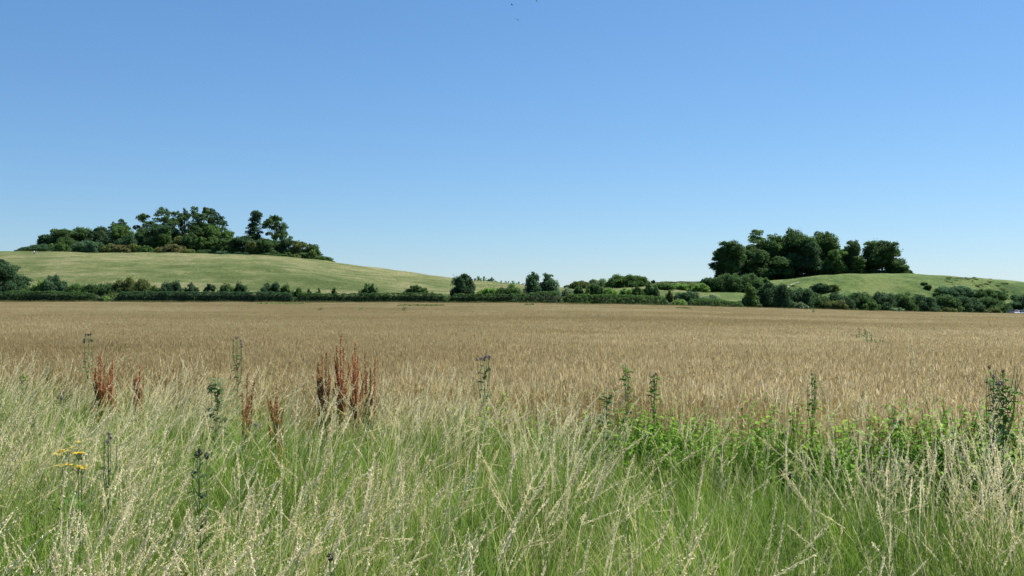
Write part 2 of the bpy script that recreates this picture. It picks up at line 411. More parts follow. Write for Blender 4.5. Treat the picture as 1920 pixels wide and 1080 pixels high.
def seed_tuft(seed, n, h, kind):
    mb = MB(); P, a, hh, r = stems(n, .22, h, .13, .22, seed, .22, S=7, box=False, dirn=None if seed % 3 == 0 else 0)
    side = np.stack([-np.sin(a), np.cos(a), np.zeros(n)], 1)
    tt = r.uniform(.3, .75, n)
    tt = np.clip(tt+.12, 0, .9); mb.ribbons(P, np.array([2.9, 2.7, 2.5, 2.3, 2.0, 1.5, 1.0])*.001, side, tt)
    mb.ribbons(P[:, :5], np.array([2.6, 2.4, 2.2, 2, 1.7])*.001, np.cross(side, [0, 0, 1.]), tt)
    for i in range(n):
        d = P[i, -1]-P[i, -2]; d /= np.linalg.norm(d)
        if kind == 'spike': panicle(mb, P[i, -1]+d*.03, d, .16*r.uniform(.7, 1.4), 75, .0045, .011, r, tt[i]+r.uniform(.1, .32))
        elif kind == 'open': panicle(mb, P[i, -1]+d*.05, d, .20*r.uniform(.7, 1.3), 85, .014, .009, r, tt[i]+.08)
        else: panicle(mb, P[i, -1]+d*.04, d, .18*r.uniform(.6, 1.3), 62, .007, .012, r, tt[i]+r.uniform(.1, .3))
    m = n//2; LP, a2, h2, r2 = stems(m, .2, h*.5, .3, .4, seed+5000, .8, S=6, box=False)
    mb.ribbons(LP, np.array([.7, 1, 1, .8, .5, .1])*.004, np.stack([-np.sin(a2), np.cos(a2), np.zeros(m)], 1), r2.uniform(.1, .8, m))
    return mb.mesh('seeding_tuft', STRAW)

def lean_rot(x, spin, amt, r):
    """wind lean: to the right on the left side of the view, to the left on the right side"""
    out = np.zeros((len(x), 3))
    L = np.interp(x, [-6, -2.5, 0, 2.0, 4], [.42, .33, .10, -.16, -.40])*amt+r.normal(size=len(x))*.09
    for k in range(len(x)):
        e = (Matrix.Rotation(L[k], 3, 'Y') @ Matrix.Rotation(r.normal()*.07, 3, 'X') @ Matrix.Rotation(spin[k], 3, 'Z')).to_euler()
        out[k] = e
    return out
def verge_points(dens, x0=-13, x1=11, past=0., y0=.9):
    n = int(dens*(x1-x0)*18)
    x = rng.uniform(x0, x1, n); y = rng.uniform(y0, 18.9, n)
    k = y < edge_line(x)+past+rng.normal(size=n)*.25; return x[k], y[k]

gts = [tuft(400+k) for k in range(8)]+[tuft(420+k, 60, .70, .2, 3.4, .22, .5) for k in range(3)]+[tuft(430, 26, .55, .2, 7.0, .30, .6)]
x, y = verge_points(48, past=.2, y0=1.2)
hn = fnoise(x, y, .55, 2)
k = rng.uniform(size=len(x)) < np.clip(.9+1.9*fnoise(x, y, 1.3, 31), .15, 1); x, y, hn = x[k], y[k], hn[k]
idx = rng.integers(0, 12, len(x)); sc = np.ones((len(x), 3))*(1+.18*hn+rng.normal(size=len(x))*.1)[:, None]
farther = np.clip((edge_line(x)-y)/2.5, .0, 1)
sc[:, 2] *= .78+.22*farther
back_ = edge_line(x)-y; ditch = np.clip((x-1.2)/1.5, 0, 1)*np.exp(-((back_-1.25)/.5)**2)
sc *= (1-.6*ditch)[:, None]
tone = .5+.7*fnoise(x, y, .8, 5)+rng.normal(size=len(x))*.12
scatter('grass', gts, np.stack([x, y, terrain(x, y)], 1), lean_rot(x, rng.uniform(0, 6.28, len(x)), .7, rng), sc, idx, tone,
        'long green grass of the unmown verge in the foreground')

sts = [seed_tuft(500+k, 9, .82, 'spike') for k in range(4)]+[seed_tuft(510+k, 9, .86, 'open') for k in range(4)]+[seed_tuft(520+k, 8, .78, 'droop') for k in range(4)]
x, y = verge_points(42, past=.6, y0=1.7)
px = 960+x/y*F
dn = fnoise(x, y, .5, 11)+.6*fnoise(x, y, 1.6, 12)
back = np.clip(1-(edge_line(x)-y)/2.2, 0, 1)
left = np.clip((600-px)/500, 0, 1)
keep = rng.uniform(size=len(x)) < np.clip(.10+.72*dn+.24*left+.22*back*(1-.4*(px > 1150)), .085, .62)
keep &= ~((x > 1.6) & (np.abs(edge_line(x)-y-1.2) < .55) & (rng.uniform(size=len(x)) < .8))
x, y, left = x[keep], y[keep], left[keep]
idx = rng.integers(0, 12, len(x)); sc = np.ones((len(x), 3))*(1+rng.normal(size=len(x))*.10)[:, None]
tone = .5+.5*fnoise(x, y, .7, 15)+rng.normal(size=len(x))*.15
scatter('seeding_grass', sts, np.stack([x, y, terrain(x, y)], 1), lean_rot(x, rng.normal(size=len(x))*.7, .85, rng), sc, idx, tone,
        'pale straw coloured seed heads of tall grasses over the verge')
#@@PART2@@
# yellowish grass margin between the corn and the far hedge
MARGIN = leaf_mat('margin_grass', [(0, (.10, .13, .03)), (.5, (.20, .20, .07)), (1, (.36, .32, .14))], trans=.3, inst=.4)
def margin_tile(seed):
    mb = MB(); P, a, hh, r = stems(260, 2.2, .72, .2, .15, seed, .3)
    mb.ribbons(P, np.array([12, 14, 12, 8, 3])*.001, np.stack([-np.sin(a), np.cos(a), 0*a], 1), r.uniform(0, 1, 260))
    return mb.mesh('margin_tile', MARGIN)
pxs = np.arange(-500, 2400, 6.5); n = len(pxs)
pts = []; 
for off in (-.6, .9):
    d = tab(pxs, EDGE_D)+off+rng.normal(size=n)*.3; xx = (pxs-960)/F*d
    pts.append(np.stack([xx, d, terrain(xx, d)], 1))
pts = np.concatenate(pts); N = len(pts)
s3 = np.ones((N, 3)); s3[:, 2] = rng.uniform(1.15, 1.55, N)
scatter('margin_grass', [margin_tile(k+900) for k in range(3)], pts, np.stack([0*pts[:, 0], 0*pts[:, 0], rng.uniform(0, 6, N)], 1), s3,
        rng.integers(0, 3, N), rng.uniform(.2, .8, N), 'strip of yellowish green grass between the wheat and the far hedge')

# ------------------------------------------------------------------ trees and bushes
def clump_leaves(mb, c, rad, leaf, r, cover=.9, jit=.55, tint=.5, hemi=-.35):
    """leaves on the shell of a small clump"""
    rad = np.asarray(rad, float); area = 4*np.pi*(np.mean(rad)**2)
    n = max(10, int(area*cover/(leaf*leaf*.33)))
    d = unit(r.normal(size=(n, 3))); d = d[d[:, 2] > hemi]; n = len(d)
    k = r.uniform(.60, 1.12, (n, 1)); k[r.uniform(size=n) < .07] *= 1.3
    C = c+d*rad*k
    nr = unit(d+r.normal(size=(n, 3))*jit)
    mb.leaves(C, nr, leaf*r.uniform(.7, 1.4, n), np.clip(tint+r.normal(size=n)*.16, 0, 1), asp=.65)

def foliage(mb, lobes, leaf, r, sub=15, frac=.30, cover=.9, hemi=-.35):
    for (cx, cy, cz, rx, ry, rz) in lobes:
        c0 = np.array([cx, cy, cz]); rr = np.array([rx, ry, rz])
        clump_leaves(mb, c0, rr*.74, leaf, r, cover*.8, .5, .35, hemi=-.6)
        for k in range(sub):
            d = unit(r.normal(size=3)); 
            if d[2] < -.5: d[2] *= -1
            rc = rr*frac*r.uniform(.6, 1.4)
            clump_leaves(mb, c0+d*rr*r.uniform(.66, .98), np.minimum(rc, rc.mean()*1.25), leaf, r, cover, .55, np.clip(.5+r.normal()*.2, .1, .9), hemi)

def lobes_for(kind, w, h, r):
    L = []; q = w/2; u = lambda a, b: r.uniform(a, b)
    if kind == 'bush':                       # dome to the ground
        m = max(3, int(round(w/h*2.2)))
        for k in range(m):
            x = -q*.62+q*1.24*(k+.5)/m*1.0+u(-.05, .05)*w
            e = 1-.35*abs(x/q)**2; hh = h*e*u(.85, 1.0); rz = hh*.50; rx = 1.1*min(max(q*.55, .5*w/m+.25*hh), q*.62)
            L.append((x, u(-.15, .15)*w, hh-rz, rx, rx*u(.8, 1.1), rz))
        L.append((u(-.08, .08)*w, 0, h*.52, q*.74, q*.7, h*.44))
        L.append((-q*.55, 0, h*u(.30, .48), q*.44, q*.45, h*.34)); L.append((q*.55, 0, h*u(.30, .48), q*.44, q*.45, h*.34))
    elif kind == 'full':                     # crown reaching almost to the ground, as in a dense wood
        L.append((0, 0, h*.5, q*.74, q*.74, h*.42))
        for k in range(8):
            a = k/8*6.28+u(-.3, .3); z = (.2, .5, .74, .35)[k % 4]+u(-.06, .06)
            L.append((math.cos(a)*q*.55, math.sin(a)*q*.55, h*z, q*u(.34, .48), q*u(.34, .48), h*u(.14, .20)))
        L.append((u(-.2, .2)*q, 0, h*.84, q*.45, q*.45, h*.15))
    elif kind == 'round':                    # full crown, short trunk
        L.append((0, 0, h*.58, q*.72, q*.72, h*.36))
        for k in range(7):
            a = k/7*6.28+u(-.3, .3); z = u(.3, .78)
            L.append((math.cos(a)*q*.5, math.sin(a)*q*.5, h*z, q*u(.36, .48), q*u(.36, .48), h*u(.15, .22)))
        L.append((u(-.15, .15)*q, 0, h*.82, q*.5, q*.5, h*.17))
    elif kind == 'column':
        for k in range(6):
            z = .22+.68*k/5; ww = q*(.95-.55*abs(z-.5))
            L.append((u(-.15, .15)*q, u(-.15, .15)*q, h*z, ww*.75, ww*.75, h*.13))
    elif kind == 'umbrella':                 # spreading pine-like top of flat layers on bare limbs
        for k in range(15):
            a = k*2.4; rr = q*math.sqrt((k+.4)/15)*.80; z = .90-.26*(rr/q)**2-u(0, .06)-(.17 if k % 3 == 2 else 0)
            L.append((math.cos(a)*rr, math.sin(a)*rr*.8, h*z, q*u(.24, .36), q*u(.24, .36), h*u(.055, .095)))
    elif kind == 'open':                     # tall old beech with gaps
        for k in range(20):
            a = k*2.4+u(-.2, .2); z = u(.34, .93); rr = q*.78*math.sqrt(max(.05, 1-((z-.62)/.40)**2))*u(.45, 1)
            L.append((math.cos(a)*rr, math.sin(a)*rr, h*z, q*u(.24, .36), q*u(.24, .36), h*u(.06, .11)))
    elif kind == 'swept':                    # leaning to the right
        for k in range(7):
            t = k/6; L.append((-q*.65+1.35*q*t, u(-.1, .1)*w, h*(.35+.28*math.sin(t*2.6)+.1*t), q*.26, q*.26, h*u(.16, .26)))
    elif kind == 'spreading':                # fan of upright shoots
        for k in range(7):
            a = (k-3)/3; L.append((a*q*.68, u(-.1, .1)*w, h*(.62-.22*a*a), q*.24, q*.26, h*.30))
        L.append((0, 0, h*.35, q*.6, q*.5, h*.3))
    return L

count = 0
def plant(kind, x, y, w, h, mat, name, label, cat, group=None, leaf=None, trunk=True):
    global count; count += 1
    r = np.random.default_rng(1000+count)
    z = float(terrain(x, y)); D = math.hypot(x, y)
    leaf = leaf or max(.12, D/1003*.95)
    L = lobes_for(kind, w, h, r)
    mb = MB()
    thin = kind in ('umbrella', 'open')
    foliage(mb, L, leaf, r, sub=8 if thin else 15, cover=.8 if thin else .95, hemi=-.5 if thin else -.35)
    V = np.concatenate(mb.v)                                 # fit the crown to its width and height
    x0, x1 = np.percentile(V[:, 0], [1.5, 98.5]); z0, z1 = V[:, 2].min(), np.percentile(V[:, 2], 99.3)
    kx = w/(x1-x0); sh = -(x0+x1)/2*kx
    if kind in ('full', 'bush', 'spreading'): kz = h*1.09/(z1-z0); oz = -z0*kz-.09*h
    else: kz = h/z1; oz = 0
    A = np.array([kx, kx, kz]); B = np.array([sh, 0, oz])
    for q_ in range(len(mb.v)): mb.v[q_] = mb.v[q_]*A+B
    L = [(a*kx+sh, b*kx, c*kz+oz, d*kx, e*kx, f*kz) for a, b, c, d, e, f in L]
    has_trunk = trunk and kind in ('full', 'round', 'umbrella', 'open', 'column', 'swept')
    if has_trunk:
        root = empty(name, (x, y, z-.15)); tag(root, label, cat, group)
        t = MB(); tr = max(.12, h*.022)
        top = h*(.5 if kind != 'column' else .85); fork = h*(.32 if thin else .2)
        jx = r.uniform(-.03, .03)*h
        t.tube([(0, 0, -.3), (jx*.3, 0, fork*.5), (jx, 0, fork), (jx*1.2, 0, top)], [tr*1.35, tr, tr*.85, tr*.35], 7)
        for (cx, cy, cz, rx, ry, rz) in L:
            f = min(fork*r.uniform(.85, 1.3), cz*.8)
            m1 = (cx*.45+jx*.5, cy*.45, f+(cz-f)*.62)
            t.tube([(jx, 0, f), m1, (cx, cy, cz+rz*.3)], [tr*.45, tr*.3, tr*.1], 5)
        t.build('trunk', BARK, root)
        mb.build('crown', FM[mat], root)
        return root
    o = mb.build(name, FM[mat]); o.location = (x, y, z-.05*h); tag(o, label, cat, group)
    return o

def by_px(p0, p1, top, D):
    px = (p0+p1)/2; x = (px-960)/F*D; z = float(terrain(x, D))
    return x, D, (p1-p0)/F*D, H+(HOR-top)/F*D-z
def crest(p0, p1): return float(tab((p0+p1)/2, CREST_D))

LG, RG, HG = 'trees and bushes of the left hilltop wood', 'trees of the right hilltop clump', 'bushes standing behind the far hedge'
# (left px, right px, top row, crown, colour, metres behind the crest, label)
LEFT = [
 (41, 97, 459, 'bush', 'deep', -2, 'low dark bush forming the far left tip of the left hilltop wood'),
 (91, 130, 456, 'bush', 'green', 2, 'low dome of brighter green just right of the wood tip, left hill'),
 (73, 99, 440, 'full', 'deep', 14, 'small dark tree rising behind the left tip of the left wood'),
 (94, 152, 431, 'full', 'dark', 16, 'broad dark tree stepping up second from the left tip of the left wood'),
 (132, 180, 428, 'full', 'dark', 22, 'round dark tree on the level canopy between the left tip and the lone flat-topped tree'),
 (168, 214, 427, 'full', 'deep', 18, 'very dark tree of the level canopy immediately left of the flat-topped tree'),
 (206, 252, 424, 'full', 'green', 14, 'green rounded tree directly under the small flat-topped tree'),
 (207, 243, 411, 'umbrella', 'dark', 26, 'small flat-topped tree standing alone above the left half of the left wood'),
 (246, 286, 431, 'full', 'dark', 12, 'round tree in the dip between flat-topped tree and tall group, left hill'),
 (257, 303, 402, 'open', 'dark', 26, 'ragged open tree, leftmost and lowest of the tall group on the left hill'),
 (290, 340, 389, 'open', 'dark', 20, 'massive tall tree, left half of the tall group on the left hill'),
 (333, 358, 391, 'open', 'deep', 30, 'thin airy tree squeezed between the two massive tall trees, left hill'),
 (356, 398, 388, 'open', 'dark', 18, 'massive tall tree, right half of the tall group on the left hill'),
 (388, 424, 392, 'open', 'deep', 26, 'sparse spreading tree showing sky between boughs, right edge of the tall group'),
 (270, 345, 424, 'full', 'deep', 16, 'dark canopy tree at the foot of the left massive tall tree'),
 (345, 400, 420, 'full', 'dark', 16, 'dark canopy tree at the foot of the right massive tall tree'),
 (383, 420, 424, 'full', 'green', 10, 'green tree sloping down just right of the tall group'),
 (410, 448, 433, 'full', 'green', 14, 'green tree lower on the slope right of the tall group, before the narrow tree'),
 (463, 491, 396, 'column', 'deep', 12, 'tall narrow dark tree standing alone right of the gap in the left wood'),
 (493, 538, 404, 'umbrella', 'dark', 16, 'umbrella-shaped tree with forked bare trunk, right neighbour of the narrow tree'),
 (511, 547, 433, 'umbrella', 'green', 12, 'low spreading tree tucked under the right side of the umbrella tree'),
 (138, 166, 452, 'bush', 'blue', -3, 'bluish green bush in front of the second dark tree, left wood'),
 (160, 194, 453, 'bush', 'blue', -4, 'greyish green domed bush, front edge, below the level canopy of the left wood'),
 (188, 222, 457, 'bush', 'olive', -3, 'olive bush, front edge, just left of the rusty bushes'),
 (216, 244, 459, 'bush', 'rust', -5, 'rusty brown bush, leftmost of the rusty ones at the left wood edge'),
 (238, 264, 457, 'bush', 'yellow', -3, 'orange green bush between two rusty bushes at the left wood edge'),
 (260, 290, 461, 'bush', 'green', -5, 'low green bush below the round tree in the dip, left wood edge'),
 (284, 308, 464, 'bush', 'rust', -4, 'small rusty bush below the left massive tall tree'),
 (304, 346, 458, 'bush', 'rust', -6, 'widest rusty brown bush at the left wood edge, under the tall group'),
 (262, 296, 443, 'bush', 'dark', 4, 'dark middle-storey bush behind the low green bush, left wood'),
 (296, 324, 434, 'full', 'green', 5, 'smooth light-topped round tree below the left massive tall tree'),
 (320, 347, 443, 'full', 'olive', 3, 'olive round tree directly behind the widest rusty bush'),
 (341, 370, 438, 'full', 'dark', 2, 'dark dome below the right massive tall tree, left wood'),
 (346, 364, 467, 'bush', 'yellow', -7, 'little yellow bush at the grass edge below the right massive tall tree'),
 (369, 390, 445, 'full', 'green', 0, 'narrow green crown in the front row below the sparse spreading tree'),
 (384, 412, 445, 'full', 'green', 1, 'bright green crown in the front row below the sloping green tree'),
 (408, 438, 447, 'full', 'dark', -1, 'dark round crown, front row, left of the gap below the narrow tree'),
 (430, 482, 443, 'full', 'deep', 5, 'very dark broad crown below the tall narrow tree'),
 (462, 484, 452, 'bush', 'olive', -4, 'olive bush between the very dark crown and the next green crown'),
 (478, 524, 448, 'full', 'dark', 1, 'broad crown below the umbrella tree, left wood'),
 (521, 554, 448, 'full', 'deep', 5, 'dark crown below the low spreading tree, right part of the left wood'),
 (546, 577, 452, 'full', 'olive', 4, 'olive crown, second from the right end of the left wood'),
 (574, 599, 458, 'full', 'dark', 6, 'dark little tree at the right end of the left wood'),
 (577, 592, 469, 'bush', 'yellow', -2, 'pale yellow green bush in front of the right-end little tree'),
 (586, 621, 480, 'bush', 'green', 0, 'low green bush forming the far right tip of the left wood'),
 (524, 546, 473, 'bush', 'green', -6, 'small green bush on the grass edge below the low spreading tree'),
 (544, 562, 476, 'bush', 'olive', -6, 'small olive bush on the grass edge below the olive crown'),
 (370, 400, 468, 'bush', 'dark', -6, 'low dark bush on the grass edge below the bright green crown'),
 (398, 430, 470, 'bush', 'blue', -6, 'low bluish bush on the grass edge left of the gap'),
 (440, 470, 472, 'bush', 'deep', -6, 'low dark bush on the grass edge under the very dark broad crown'),
 (484, 520, 474, 'bush', 'dark', -5, 'low dark bush on the grass edge under the umbrella tree'),
 (556, 582, 474, 'bush', 'dark', -1, 'dark bush under the olive crown near the right end, left wood'),
 (100, 140, 444, 'bush', 'dark', 6, 'dark bush filling below the broad stepping-up tree, left wood'),
 (215, 265, 442, 'bush', 'deep', 6, 'very dark middle-storey bush behind the rusty and orange bushes'),
]
for p0, p1, top, kd, mt, off, lab in LEFT:
    x, y, ww, hh = by_px(p0, p1, top, crest(p0, p1)+off+2)
    plant(kd, x, y, ww*(1.1 if kd in ('full', 'bush') else .98), hh, mt, 'tree' if kd != 'bush' else 'bush', lab, 'tree' if kd != 'bush' else 'bush', LG)
RIGHT = [
 (1384, 1432, 462, 'full', 'dark', 9, 'tree closing the gap between the leftmost and the tallest tree of the right clump'),
 (1440, 1478, 446, 'full', 'dark', 9, 'dark tree just right beneath the tallest tree of the right clump'),
 (1339, 1391, 453, 'round', 'dark', 2, 'leftmost tree of the right clump, leaning crown with sky under its boughs'),
 (1345, 1390, 470, 'full', 'deep', 8, 'dark lower crown right behind the leftmost tree of the right clump'),
 (1388, 1444, 469, 'full', 'dark', 2, 'round dark tree second from the left in the right clump'),
 (1402, 1464, 431, 'open', 'green', 14, 'tallest open umbrella tree showing sky gaps, left of centre in the right clump'),
 (1415, 1465, 452, 'full', 'dark', 10, 'dark crown under the tall open umbrella tree, right clump'),
 (1464, 1500, 432, 'full', 'green', 12, 'airy tree top left of the dense centre of the right clump'),
 (1462, 1532, 437, 'full', 'dark', 8, 'massive dense tree, left half of the centre of the right clump'),
 (1522, 1574, 436, 'full', 'green', 10, 'massive dense tree, right half of the centre of the right clump'),
 (1486, 1546, 452, 'full', 'deep', 1, 'dark front tree in the middle of the right clump reaching down to the grass'),
 (1540, 1588, 468, 'full', 'green', 2, 'lower green tree closing the right side of the dense centre'),
 (1434, 1484, 482, 'full', 'dark', -2, 'low green tree at the clump foot below the airy tree top'),
 (1578, 1618, 453, 'full', 'dark', 8, 'ragged topped tree in the right clump between dense centre and rightmost big tree'),
 (1576, 1602, 470, 'full', 'deep', 7, 'dark crown at the foot of the ragged topped tree, right clump'),
 (1597, 1619, 481, 'column', 'green', -2, 'narrow light green tree standing in front of the ragged topped tree'),
 (1620, 1690, 453, 'full', 'dark', 8, 'rightmost big tree of the right clump with layered boughs'),
 (1624, 1682, 462, 'full', 'dark', 6, 'dense inner crown beneath the layered boughs of the rightmost big tree'),
 (1668, 1703, 494, 'full', 'dark', 3, 'low tree below the right shoulder of the rightmost big tree'),
 (1700, 1712, 506, 'full', 'deep', 2, 'tiny bent tree alone at the right end of the right clump'),
]
for p0, p1, top, kd, mt, off, lab in RIGHT:
    x, y, ww, hh = by_px(p0, p1, top, crest(p0, p1)+off)
    plant(kd, x, y, ww*1.08, hh, mt, 'tree', lab, 'tree', RG)
# (left px, right px, top row, base row or None for just behind the hedge, crown, colour, label)
MID = [
 (-36, 41, 489, None, 'full', 'deep', 'big dark tree cut by the left picture edge behind the hedge', 'tree'),
 (66, 92, 526, None, 'bush', 'light', 'light green bush left of the dark pointed bush behind the hedge'),
 (84, 121, 516, None, 'bush', 'blue', 'dark bluish pointed bush, second large one from the left picture edge'),
 (40, 76, 536, None, 'bush', 'green', 'low green bush between the big left edge tree and the light green bush'),
 (118, 170, 533, None, 'bush', 'green', 'low wide bush right of the dark pointed bush'),
 (160, 222, 531, None, 'bush', 'dark', 'low wide dark bush left of the browny domed bush'),
 (220, 279, 521, None, 'bush', 'olive', 'large browny green domed bush behind the hedge below the rusty wood edge'),
 (277, 308, 536, None, 'bush', 'green', 'low green bush right of the browny domed bush'),
 (306, 346, 527, None, 'bush', 'deep', 'dark spiky bush right of the low green bush behind the hedge'),
 (344, 370, 532, None, 'bush', 'deep', 'small dark bush right of the dark spiky bush'),
 (378, 403, 531, None, 'swept', 'deep', 'small dark bush leaning right, alone between two gaps', 'tree'),
 (408, 442, 533, None, 'bush', 'dark', 'low bush, left one of the pair below the gap in the left wood'),
 (438, 468, 531, None, 'bush', 'deep', 'low bush, right one of the pair below the narrow tree'),
 (484, 527, 530, None, 'bush', 'deep', 'dark humped bush behind the hedge below the umbrella tree'),
 (524, 549, 533, None, 'bush', 'green', 'green rounded bush joined to the right of the dark humped bush'),
 (551, 570, 539, None, 'bush', 'green', 'small bush, first of the row of little ones right of the humped bush'),
 (573, 585, 541, None, 'bush', 'dark', 'tiny bush, second of the row of little ones right of the humped bush'),
 (590, 602, 541, None, 'bush', 'dark', 'tiny bush, third of the row of little ones right of the humped bush'),
 (620, 633, 539, None, 'bush', 'dark', 'tiny lone dark bush below the right tip of the left wood'),
 (674, 712, 531, None, 'spreading', 'dark', 'fan-shaped bush standing alone behind the hedge on the bare left slope'),
 (748, 799, 534, None, 'swept', 'green', 'windswept bush leaning right on the bare slope', 'tree'),
 (809, 817, 547, None, 'bush', 'green', 'tiny bush barely above the hedge left of the lone round tree'),
 (848, 889, 514, None, 'full', 'deep', 'lone dark round tree standing right behind the hedge left of the centre', 'tree'),
 (895, 934, 540, None, 'bush', 'light', 'low light green bush right of the lone round tree'),
 (930, 980, 534, None, 'bush', 'green', 'green bush with pointed top left of the twin trees'),
 (984, 1015, 512, None, 'full', 'blue', 'left tree of the twin trees near the picture centre', 'tree'),
 (1010, 1048, 514, None, 'full', 'blue', 'right tree of the twin trees near the picture centre', 'tree'),
 (1046, 1075, 541, None, 'bush', 'grey', 'pale low bush right of the twin trees'),
 (1072, 1094, 536, None, 'bush', 'dark', 'dark bush, first right of the pale low one beyond the twin trees'),
 (1092, 1108, 539, None, 'bush', 'green', 'small green bush between two darker ones right of the twin trees'),
 (1104, 1132, 533, None, 'bush', 'dark', 'dark pointed bush below the ragged greyish hilltop bush'),
 (1130, 1162, 541, None, 'bush', 'light', 'light bush below the large smooth domed bush'),
 (1160, 1186, 541, None, 'bush', 'light', 'second light bush below the right part of the smooth domed bush'),
 (1182, 1206, 537, None, 'bush', 'green', 'green bush touching the left side of the dark block-like bush'),
 (1200, 1232, 531, None, 'bush', 'dark', 'dark block-like bush behind the hedge right of the smooth domed bush'),
 (1072, 1106, 527, 541, 'bush', 'olive', 'distant brownish bush on the low skyline, nearest right of the twin trees'),
 (1059, 1073, 534, 541, 'bush', 'blue', 'tiny distant bush on the skyline right beside the twin trees'),
 (1106, 1142, 523, 540, 'bush', 'grey', 'ragged greyish bush on the skyline left of the smooth domed bush'),
 (1144, 1206, 516, 539, 'bush', 'green', 'large smooth domed bush on the middle skyline'),
 (1204, 1217, 525, 534, 'bush', 'dark', 'small bush on the skyline just right of the smooth domed bush'),
 (1221, 1228, 525, 532, 'bush', 'deep', 'tiny round bush alone on the ridge line right of the smooth domed bush'),
 (1228, 1262, 532, 543, 'bush', 'green', 'scrub bush low on the ridge face, first right of the block-like bush'),
 (1258, 1292, 533, 543, 'bush', 'light', 'scrub bush low on the ridge face, midway to the right clump'),
 (1288, 1322, 534, 545, 'bush', 'green', 'scrub bush on the ridge face touching the dark foot of the right clump'),
 (1247, 1262, 544, None, 'bush', 'olive', 'small olive bush above the right end of the longest hedge'),
 (1268, 1307, 546, None, 'bush', 'deep', 'dark ragged bush above the gap in the hedge'),
 (1300, 1328, 531, 548, 'bush', 'light', 'light green bush at the left foot of the right clump scrub'),
 (1312, 1346, 521, 545, 'bush', 'deep', 'dark bush, leftmost of the scrub below the right clump'),
 (1334, 1388, 514, 546, 'bush', 'dark', 'large dark bush below the leftmost tree of the right clump'),
 (1374, 1428, 514, 547, 'bush', 'dark', 'large dark bush below the second tree of the right clump'),
 (1414, 1444, 520, 545, 'bush', 'green', 'green bush ending the scrub below the right clump'),
 (1306, 1350, 554, None, 'bush', 'grey', 'low pale scrub bush above the short hedge'),
 (1393, 1422, 533, None, 'full', 'green', 'upright mid green tree at the left end of the dark belt', 'tree'),
 (1421, 1482, 530, None, 'bush', 'deep', 'tallest dark bush with pointed top at the left end of the dark belt'),
 (1474, 1516, 541, None, 'bush', 'deep', 'dark bush of the belt, right of the tallest pointed one'),
 (1526, 1552, 531, 548, 'bush', 'deep', 'dark bush on the hill bank above the left part of the belt'),
 (1548, 1572, 533, 546, 'bush', 'yellow', 'yellow green bush on the bank beside the dark one above the belt'),
 (1727, 1738, 529, 535, 'bush', 'dark', 'upper small dark scrub bush on the open bank of the right hill'),
 (1734, 1746, 534, 543, 'bush', 'dark', 'lower small dark scrub bush on the open bank of the right hill'),
 (1752, 1772, 546, 556, 'bush', 'green', 'small green bush at the left of the bluish humped bush above the belt'),
 (1766, 1814, 537, 556, 'bush', 'blue', 'bluish humped bush rising above the right part of the belt'),
 (1806, 1834, 548, 557, 'bush', 'grey', 'pale grey green bush right of the bluish humped bush'),
 (1829, 1874, 543, 566, 'bush', 'dark', 'dark flat-topped bush at the right end of the belt'),
 (1508, 1550, 551, None, 'bush', 'dark', 'dark bush of the belt behind the left round clipped bush'),
 (1544, 1592, 550, None, 'bush', 'deep', 'dark bush of the belt directly behind the largest round clipped bush'),
 (1586, 1632, 548, None, 'bush', 'dark', 'dark bush of the belt left of the second round clipped bush'),
 (1626, 1672, 549, None, 'bush', 'deep', 'dark bush of the belt right behind the second round clipped bush'),
 (1664, 1712, 551, None, 'bush', 'dark', 'dark bush of the belt behind the pale bluish low bush'),
 (1706, 1748, 553, None, 'bush', 'deep', 'dark bush of the belt in the plain stretch right of the pale bluish bush'),
 (1744, 1792, 554, None, 'bush', 'dark', 'dark bush of the belt behind the third round clipped bush'),
 (1786, 1832, 556, None, 'bush', 'deep', 'dark bush of the belt right of the third round clipped bush'),
 (1824, 1874, 558, None, 'bush', 'dark', 'dark bush of the belt behind the last round clipped bush'),
 (1896, 1950, 553, None, 'full', 'deep', 'very dark tree behind the parked cars at the right picture edge', 'tree'),
 (1870, 1900, 569, 582, 'bush', 'green', 'low green bush behind the white parked car'),
]
for e in MID:
    p0, p1, top, base, kd, mt, lab = e[:7]; cat = e[7] if len(e) > 7 else 'bush'
    px = (p0+p1)/2
    D = float(tab(px, EDGE_D))+9+(3 if px < 1400 else 0) if base is None else solve_d(px, base)
    if base is not None: D = max(D, float(tab(px, EDGE_D))+18)
    if 'parked car' in lab: D += 11
    x, y, ww, hh = by_px(p0, p1, top, D)
    plant(kd, x, y, ww*(1.28 if 'of the belt' in lab else 1.05), max(hh, .8), mt, cat, lab, cat, HG)
FRONT = [
 (1489, 1513, 567, 578, 'grey', 'pale green low bush at the field edge, leftmost before the belt'),
 (1549, 1586, 563, 581, 'olive', 'largest round clipped bush at the field edge'),
 (1616, 1646, 566, 583, 'green', 'second round clipped bush at the field edge'),
 (1660, 1692, 577, 585, 'grey', 'pale bluish low bush at the field edge, middle of the belt'),
 (1764, 1793, 577, 587, 'olive', 'third round clipped bush, small and brownish, at the field edge'),
 (1843, 1874, 578, 589, 'olive', 'last round clipped bush at the field edge, next to the cars'),
]
for p0, p1, top, base, mt, lab in FRONT:
    D = float(tab((p0+p1)/2, EDGE_D))+2.5
    x, y, ww, hh = by_px(p0, p1, top, D)
    plant('bush', x, y, ww*1.05, hh, mt, 'bush', lab, 'bush', 'bushes at the edge of the wheat before the belt')
for px, row, lab in [(666, 499.5, 'first and largest'), (715, 507, 'second'), (758, 512.5, 'third'), (817, 520.5, 'last and lowest')]:
    D = crest(px, px)-1; x, y, ww, hh = by_px(px-3, px+3, row-2.5, D)
    plant('bush', x, y, ww, max(hh, 1.0), 'dark', 'bush', f'{lab} tiny bush on the bare skyline right of the left wood', 'bush', 'tiny bushes on the bare skyline')

